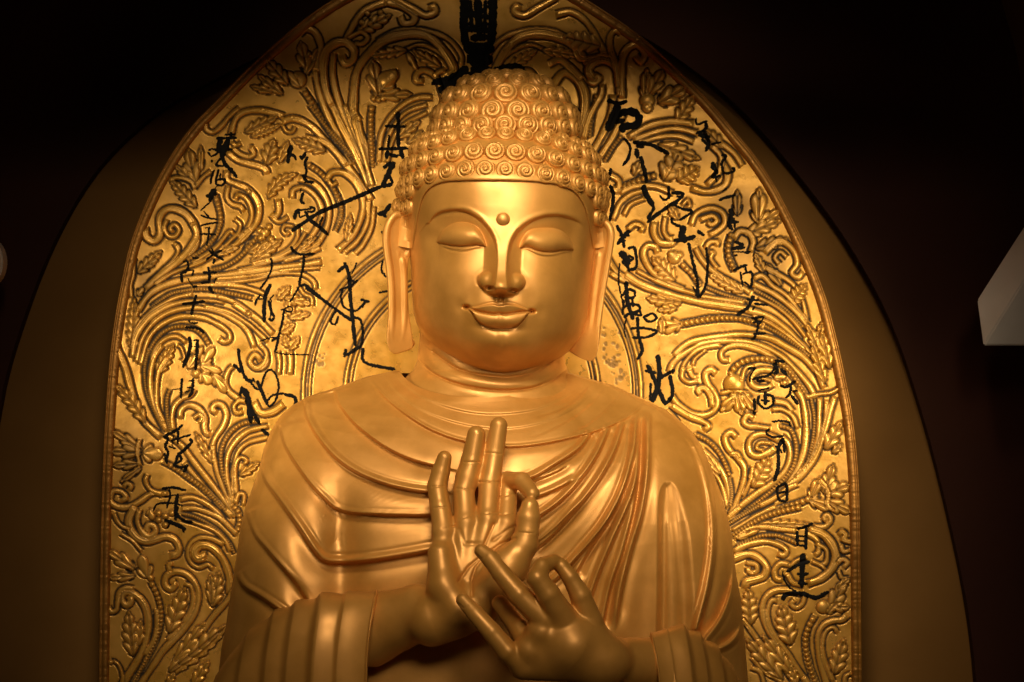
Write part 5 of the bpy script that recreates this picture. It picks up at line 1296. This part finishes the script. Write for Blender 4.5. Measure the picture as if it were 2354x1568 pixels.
# collar
fold('d', [(847, 873), (885, 915), (925, 948), (972, 979), (1010, 997), (1050, 1011), (1105, 1023), (1160, 1028), (1210, 1026), (1270, 1017), (1330, 1003), (1390, 985), (1440, 962), (1475, 938), (1490, 928)], 7, 5, 30, 12, 2.5, 3)
fold('d', [(880, 862), (915, 905), (960, 938), (1020, 963), (1090, 980), (1170, 985), (1245, 972), (1310, 945), (1355, 912)], 2.6, 2.0, 14, 9, 0)
fold('d', [(905, 858), (945, 897), (1000, 926), (1070, 946), (1140, 952), (1220, 944), (1280, 922), (1330, 892)], 2.6, 2.0, 12, 8, 0)
fold('c5', [(262, 185), (215, 230), (150, 285), (60, 320), (-40, 340)], 2.2, 1.6, 12, 8, fade=(.05, .4))
fold('c5', [(340, 190), (250, 285), (150, 355), (40, 410), (-40, 430)], 2.4, 1.8, 12, 8, fade=(.05, .4))
fold('c5', [(415, 212), (330, 305), (230, 380), (120, 430)], 2.4, 1.8, 12, 8, fade=(.05, .4))
fold('c5', [(540, 268), (490, 278), (455, 320), (420, 340)], 2.6, 2, 8, 7, fade=(.05, .3))
# viewer's left: broad overlapping sweeps
fold('c4', [(568, 200), (585, 262), (640, 340), (720, 412), (820, 480), (930, 530), (1040, 560), (1180, 590)], 15.3, 9.5, 49, 24, 0, fade=(.02, .25))
fold('c4', [(425, 245), (436, 330), (490, 428), (570, 520), (670, 590), (790, 640), (900, 668), (1000, 682), (1150, 690)], 13.6, 10.8, 44, 24, 5, 6, fade=(.02, .2))
fold('c4', [(305, 360), (338, 470), (400, 570), (460, 650), (530, 722), (570, 756), (640, 778), (760, 786), (880, 790), (1010, 790), (1150, 785)], 17.0, 12.2, 49, 27, 2, 5, fade=(.02, .2))
fold('c4', [(212, 520), (238, 620), (310, 722), (400, 850), (470, 955), (520, 1003), (600, 1012), (750, 1000), (880, 980), (1020, 955), (1150, 930)], 15.3, 14.9, 44, 30, 7, 7, fade=(.02, .15))
fold('c4', [(148, 760), (188, 870), (250, 950), (330, 1042), (390, 1112), (455, 1215), (500, 1290)], 15.3, 10.8, 44, 27, 2, 5, fade=(.03, .1))
fold('c4', [(98, 1060), (140, 1122), (220, 1172), (300, 1228), (360, 1275), (420, 1330)], 13.6, 10.8, 35, 24, 6, 6, fade=(.03, .1))
# viewer's right: folds gathered at the shoulder and fanning out below
def pleat(view, pts, h, w, fade=(.05, .12), drop=4):
    h *= 1.75; drop *= 2.3
    fold(view, pts, h * .75, drop * 1.25, w * 3.6, w * 2.6, h * .95, w * 1.0, fade, flip=True)
pleat('c5', [(278, 400), (215, 478), (110, 550), (0, 612), (-120, 650)], 4.5, 6)
pleat('c5', [(180, 545), (100, 590), (-20, 640)], 2.5, 6, (.3, .2), 2)
pleat('c5', [(362, 372), (305, 500), (225, 620), (130, 722), (20, 800), (-110, 860)], 6, 6)
pleat('c5', [(245, 590), (165, 640), (60, 690), (-60, 730)], 3, 6, (.3, .2), 2)
pleat('c5', [(432, 345), (388, 480), (312, 620), (205, 760), (90, 885), (-30, 985)], 6, 6)
pleat('c5', [(240, 700), (150, 800), (40, 900), (-60, 960)], 3, 7, (.3, .2), 3)
pleat('c5', [(492, 310), (475, 490), (432, 650), (360, 800), (240, 950), (120, 1080), (20, 1150)], 6.5, 6.5)
pleat('c5', [(408, 700), (345, 830), (260, 960), (190, 1080)], 4, 7, (.3, .1), 4)
pleat('c5', [(505, 520), (455, 720), (385, 880), (310, 1060), (262, 1200), (240, 1280)], 6, 6.5, (.25, .05))
pleat('c5', [(548, 305), (545, 560), (512, 780), (458, 960), (412, 1150), (385, 1340)], 7, 7.5)
pleat('c5', [(500, 310), (490, 600), (470, 760), (420, 960), (365, 1120), (320, 1330)], 3.5, 6, (.2, .05), 5)
pleat('c5', [(720, 370), (788, 490), (830, 640), (852, 800), (850, 960), (828, 1110), (798, 1230), (765, 1350)], 7.5, 7.0, (.1, .03), 5)
fold('c5', [(938, 960), (922, 1120), (872, 1260), (800, 1360), (760, 1420)], 12, 14, 34, 22, 5, 6, flip=False, fade=(.1, .05))
fold('c5', [(938, 1090), (974, 1180), (972, 1290), (922, 1370), (850, 1410)], 9, 10, 26, 16, 8, 6, fade=(.05, .1), flip=False)
# the hollow under the arm
XX, YY = TR.coords()
pk = V('c5', [(566, 1420), (572, 1200), (574, 1000), (576, 800), (584, 690), (606, 640), (640, 628), (675, 660), (708, 750), (735, 880), (752, 1050), (765, 1250), (770, 1420)])
pk = spline(pk, 3)[0]; ym = YY[:, 0]
half = np.argmin(pk[:, 1])
xl_ = np.interp(ym, pk[:half + 1][::-1, 1], pk[:half + 1][::-1, 0]); xr_ = np.interp(ym, pk[half:, 1], pk[half:, 0])
ins_d = np.minimum(np.minimum(XX - xl_[:, None], (xr_[:, None] - XX) * .55), (YY - pk[half, 1]) * .9)
deep = 40 * sstep(0, 22, ins_d)
bulg = np.clip((XX - xl_[:, None]) / np.maximum(xr_ - xl_, 1)[:, None], 0, 1)
TR.H -= np.where(ins_d > 0, deep * (1 - .62 * np.sin(np.pi * bulg**.8)**1.4), 0)
TR.H = blur(TR.H, 1)
soft = blur(TR.H, 40)                       # cloth relaxes where two sweeps meet at the elbow of the fold
k_ = np.exp(-((XX - 716) / 42)**2 - ((YY - 1335) / 42)**2)
TR.H = TR.H * (1 - k_) + soft * k_

SL = np.array([(928, 856), (880, 866), (844, 873), (771, 899), (712, 917), (672, 939), (643, 964), (623, 998), (606, 1038), (596, 1082), (584, 1116), (564, 1171), (552, 1220), (544, 1279), (538, 1318), (530, 1367), (520, 1436), (510, 1485), (500, 1568), (490, 1760)], float)
SRr = np.array([(1300, 862), (1354, 878), (1408, 893), (1447, 910), (1491, 930), (1531, 949), (1560, 971), (1590, 998), (1614, 1033), (1634, 1077), (1654, 1136), (1671, 1185), (1681, 1230), (1687, 1279), (1693, 1328), (1703, 1377), (1709, 1436), (1713, 1485), (1720, 1568), (1728, 1760)], float)
m, n = 720, 800
f_ = np.linspace(0, 1, m)[:, None] ** 1.15
s = np.linspace(-1, 1, n)[None, :]
sa = np.sin(s * np.pi / 2 * .9998)
ytop = 852 + 60 * np.clip(1 - np.abs(s / .80)**2.3, 0, 1)
yedge = 860 + 880 * f_
Yt = ytop + (1740 - ytop) * f_
Yt = np.where(f_ < 1, Yt, 1740.)
xl = np.interp(yedge, SL[:, 1], SL[:, 0]); xr = np.interp(yedge, SRr[:, 1], SRr[:, 0])
# at the very top the cloth edge follows the neck; below, the rows run straight across
mix = sstep(0, .16, f_)
Xt = (xl + xr) / 2 + (xr - xl) / 2 * sa
Yt = Yt * (1 - 0) + 0
Dm = smooth_interp(Yt, [850, 914, 960, 1000, 1050, 1100, 1180, 1300, 1450, 1740], [176, 214, 240, 262, 284, 298, 305, 296, 285, 280])
pw = smooth_interp(Yt, [850, 950, 1050, 1740], [2.2, 2.4, 2.9, 3.2])
base = Dm * np.clip(1 - np.abs(sa)**pw, 0, 1)**.46
# upper arms stand out from the chest
def arm(cx, w, amp, y0, y1):
    return amp * np.exp(-((Xt - cx) / w)**2) * sstep(y0, y1, Yt)
base = base + arm(np.interp(Yt, [1000, 1200, 1400], [665, 640, 625]), 75, 30, 1010, 1320)
base = base - arm(np.interp(Yt, [1040, 1300], [775, 790]), 38, 26, 1040, 1200) * (1 - .5 * sstep(1300, 1500, Yt))
base = base + arm(1600, 70, 26, 1020, 1350) - arm(np.interp(Yt, [1040, 1400], [1490, 1475]), 40, 14, 1060, 1300)
base = base + 12 * np.exp(-((Xt - 1160) / 230)**2 - ((Yt - 1080) / 110)**2)
edgef = (1 - sstep(.965, .999, np.abs(sa)))
Dt = 20 - base - TR.sample(TR.H, Xt, Yt) * edgef
robe = grid_obj("robe", Xt, Yt, Dt, GOLD)
set_parent_keep(robe, statue)
# its back, a plain shell
th_ = np.linspace(-1, 1, 80)[None, :]; sb = np.sin(th_ * np.pi / 2)
yb = np.linspace(858, 1740, 80)[:, None]
xlb = np.interp(yb, SL[:, 1], SL[:, 0]); xrb = np.interp(yb, SRr[:, 1], SRr[:, 0])
bk = grid_obj("robe_shell", (xlb + xrb) / 2 + (xrb - xlb) / 2 * sb, yb + 0 * sb, 20 + np.interp(yb, [850, 1000, 1700], [120, 220, 260]) * np.clip(1 - sb**2, 0, 1)**.5, GOLD, flip=True)
set_parent_keep(bk, statue)

# ---- hands and forearms
K3 = vk('c3')
def c3(p):
    q = V('c3', [(p[0], p[1])])[0]; return (q[0], q[1], p[2])
def c4(p):
    q = V('c4', [(p[0], p[1])])[0]; return (q[0], q[1], p[2])
def c5(p):
    q = V('c5', [(p[0], p[1])])[0]; return (q[0], q[1], p[2])
LEAN = [0.12]
def chain(f, pts, k=3.0):
    """pts: x, y (view c3), depth, radius (view c3 pixels)"""
    tl = LEAN[0]                 # the raised hand leans back, its palm turned a little up
    for a, b in zip(pts[:-1], pts[1:]):
        A, B = c3(a), c3(b)
        A = (A[0], A[1], A[2] + tl * (1000 - a[1])); B = (B[0], B[1], B[2] + tl * (1000 - b[1]))
        f.cone(A, B, a[3] * K3 * 1.10, b[3] * K3 * 1.10, k)
LO, HI, RES = (795, 935, -560), (1270, 1535, -240), 1.9
def sub(f): return Field(f.lo, [a[-1] + .1 for a in f.ax], f.res)

# raised hand, palm to the viewer
palm = Field(LO, HI, RES)
W = (330, 1130, -412)
for base, r in (((238, 745, -432), 54), ((365, 690, -434), 56), ((486, 668, -434), 56), ((590, 690, -428), 52)):
    chain(palm, [(W[0] + (base[0] - 400) * .45, W[1], W[2], 70), (*base, r)], 16)
chain(palm, [(330, 1175, -432, 96), (245, 1040, -442, 84), (225, 860, -440, 66)], 14)                 # heel, little-finger side
chain(palm, [(470, 1090, -432, 88), (600, 930, -452, 98), (690, 800, -466, 70)], 14)   # ball of the thumb
chain(palm, [(420, 1150, -405, 118), (290, 1180, -390, 128), (180, 1215, -380, 142)], 20)
palm.cone(c3((230, 1200, -384)), c4((960, 1245, -372)), 58, 64, 16)
palm.cone(c4((960, 1245, -372)), c4((720, 1325, -312)), 64, 84, 14)
palm.cone(c4((720, 1325, -312)), c4((560, 1400, -240)), 84, 84, 14)
palm.ball(c3((420, 850, -490)), (46, 62, 46), 14, sub=True)                      # hollow of the palm
fingers = [
    [(240, 725, -432, 55), (224, 600, -430, 53), (207, 480, -422, 51), (226, 400, -428, 47), (247, 322, -440, 37)],
    [(364, 680, -432, 54), (354, 505, -424, 55), (374, 430, -424, 60), (396, 345, -430, 55), (424, 192, -446, 46)],
    [(486, 660, -432, 54), (498, 460, -422, 54), (524, 300, -428, 50), (549, 142, -444, 44)],
]
for c in fingers:
    g = sub(palm); chain(g, c, 3.0)
    palm.merge(g, 10.0)
g = sub(palm)                                                               # forefinger bent over to the thumb
chain(g, [(590, 690, -428, 50), (596, 560, -410, 48), (600, 450, -404, 48), (678, 452, -448, 46), (735, 520, -476, 38)], 4)
palm.merge(g, 4.0)
g = sub(palm)
chain(g, [(690, 800, -466, 72), (706, 740, -474, 60), (714, 655, -482, 60), (722, 592, -484, 46)], 4)
palm.merge(g, 6.0)
def crease(f, pts, dep=2.4, w=1.5): f.groove(V('c3', pts), dep, w)
for p in ([(178, 482), (245, 478)], [(190, 600), (258, 596)], [(232, 712), (304, 700)], [(316, 492), (404, 500)], [(356, 345), (444, 346)], [(326, 664), (404, 640)],
          [(440, 455), (550, 456)], [(478, 293), (564, 300)], [(434, 640), (534, 624)], [(546, 540), (640, 520)], [(658, 735), (745, 742)], [(548, 640), (640, 632)]):
    crease(palm, p, 1.9, 1.3)
palm.groove(V('c3', [(325, 1010), (380, 930), (440, 880), (480, 780), (520, 690)]), 4.0, 3.0)
palm.groove(V('c3', [(400, 1090), (398, 1000), (420, 930), (470, 870), (560, 800), (640, 770)]), 4.0, 3.0)
palm.groove(V('c3', [(330, 720), (360, 800), (450, 800)]), 2.0, 5.0)
palm.groove(V('c3', [(520, 780), (600, 720), (640, 700)]), 2.6, 3.5)
rh = palm.obj("hand", GOLD, None, 2); set_parent_keep(rh, statue)
del palm

# lower hand, back to the viewer
LEAN[0] = 0.0
LO2, HI2 = (1000, 1225, -700), (1560, 1620, -380)
back = Field(LO2, HI2, RES)
wr = (1165, 1450, -545)
for kn, r in (((880, 1200, -600), 84), ((790, 1290, -600), 86), ((720, 1390, -590), 86), ((690, 1470, -575), 80)):
    chain(back, [(1120, 1450, -560, 118), (*kn, r)], 18)
chain(back, [(1080, 1420, -560, 135), (1040, 1230, -575, 76)], 16)
chain(back, [(960, 1370, -585, 150), (1080, 1440, -560, 128), wr + (112,)], 18)
back.cone(c3((1165, 1450, -545)), c5((360, 1475, -520)), 47, 56, 12)
back.cone(c5((360, 1475, -520)), c5((590, 1495, -440)), 57, 67, 12)
back.cone(c5((590, 1495, -440)), c5((720, 1530, -330)), 66, 66, 12)
for c, k in (([(800, 1215, -610, 66), (660, 1080, -618, 56), (560, 960, -608, 48), (500, 880, -596, 44), (452, 838, -588, 36)], 7.0),
             ([(690, 1480, -585, 60), (600, 1400, -600, 56), (510, 1290, -602, 49), (420, 1190, -592, 44), (350, 1112, -580, 36)], 7.0),
             ([(720, 1380, -590, 58), (660, 1270, -560, 52), (600, 1190, -530, 46), (555, 1130, -515, 42)], 6.0)):
    g = sub(back); chain(g, c, 2.5); back.merge(g, k)
g = sub(back)
chain(g, [(900, 1210, -612, 72), (825, 1080, -640, 60), (762, 990, -650, 52), (790, 925, -634, 44), (845, 900, -612, 38)], 4)
back.merge(g, 7)
g = sub(back)
chain(g, [(1050, 1230, -580, 70), (1005, 1090, -598, 54), (945, 985, -606, 42), (897, 922, -604, 37), (860, 898, -604, 36)], 4)
back.merge(g, 5)
for p in ([(770, 985), (700, 1040)], [(640, 1000), (540, 1040)], [(470, 880), (425, 905)], [(560, 1240), (470, 1290)], [(385, 1110), (340, 1145)]):
    pass
for cx_, cy_, cd_, r in ((447, 842, -622, 13), (346, 1116, -614, 13)):              # finger nails
    back.groove(V('c3', [(cx_ - 20, cy_ + 16), (cx_ + 6, cy_ + 42), (cx_ + 34, cy_ + 22)]), 1.8, 1.2)
lh = back.obj("hand", GOLD, None, 2); set_parent_keep(lh, statue)
del back

# ---- sleeves: cloth hanging round the forearms, ringed with folds
def sleeve(xs, top, bot, rings, depth_c, half_d, shift, cuff_at_low_x):
    """xs, top, bot in plan units along the arm; rings: (position along xs 0..1, height, width)"""
    m, n = 520, 220
    t = np.linspace(0, 1, m)[:, None]; a = np.linspace(0, 2 * np.pi, n, endpoint=False)[None, :]
    X0 = np.interp(t, np.linspace(0, 1, len(xs)), xs); ti = t
    tp = smooth_interp(t.ravel(), np.linspace(0, 1, len(top)), top)[:, None]; bt = np.interp(t, np.linspace(0, 1, len(bot)), bot)
    cd = np.interp(t, np.linspace(0, 1, len(depth_c)), depth_c); hd_ = np.interp(t, np.linspace(0, 1, len(half_d)), half_d)
    cyy, hy_ = (tp + bt) / 2, (bt - tp) / 2
    low = (1 - np.cos(a)) / 2                      # 0 at the top, 1 at the bottom
    rr = np.zeros((m, n))
    for pos, h, w in rings:
        q = (t - pos)
        rr += h * np.where(q < 0, np.exp(-(q / w)**2), np.exp(-(q / (w * .22))**2))
    thick = rr
    ex = 0.75
    Y = cyy - (hy_ + thick) * np.sign(np.cos(a)) * np.abs(np.cos(a))**ex
    Dd = cd - (hd_ + thick) * np.sign(np.sin(a)) * np.abs(np.sin(a))**ex
    X = X0 + shift * np.sin(np.clip(low * 1.15, 0, 1) * np.pi * .62)
    # turn the cuff in so that its edge has thickness
    e = np.array([0.0, .012, .03]); inset = np.zeros((m, 1)); 
    lip = 1 - np.sqrt(np.clip(t / .012, 0, 1))
    Y = cyy + (Y - cyy) * (1 - .05 * lip); Dd = cd + (Dd - cd) * (1 - .06 * lip)
    Yc, Dc, Xc = Y[:1], Dd[:1], X[:1]
    inner = [(.90, 2), (.84, 8), (.82, 40)]
    s_ = -1 if cuff_at_low_x else 1
    ex_rows = [(Xc - s_ * dx * 1.0, cyy[:1] + (Yc - cyy[:1]) * kf, cd[:1] + (Dc - cd[:1]) * kf) for kf, dx in inner[::-1]]
    X = np.vstack([r[0] for r in ex_rows] + [X]); Y = np.vstack([r[1] for r in ex_rows] + [Y]); Dd = np.vstack([r[2] for r in ex_rows] + [Dd])
    o = grid_obj("sleeve", X, Y, Dd, GOLD, None, wrap=True, flip=not cuff_at_low_x)
    set_parent_keep(o, statue)
    return o
def c4x(x): return 800 * Q + x * vk('c4')
def c4y(y): return 1300 * Q + y * vk('c4')
def c5x(x): return 2000 * Q + x * vk('c5')
sleeve([c4x(770), c4x(10)], [c4y(v) for v in (1140, 1150, 1164, 1178, 1198, 1224, 1252, 1290, 1350, 1430, 1540)], [1740, 1760, 1790],
       [(0.008, 5, .03), (0.19, 7, .08), (.345, 16, .12), (.50, 16, .13), (.635, 16, .12), (.80, 10, .12)],
       [-325, -285, -215, -150], [112, 116, 118, 120], -27, False)
sleeve([c5x(545), c5x(1010)], [c4y(v) for v in (1340, 1330, 1322, 1326, 1342, 1366, 1396, 1436, 1490, 1560, 1640)], [1740, 1760, 1790],
       [(0.01, 2.5, .04), (.16, 2, .07), (.34, 13, .14), (.50, 14, .13), (.68, 14, .13), (.84, 10, .11)],
       [-440, -385, -300, -210], [92, 95, 98, 100], 24, True)
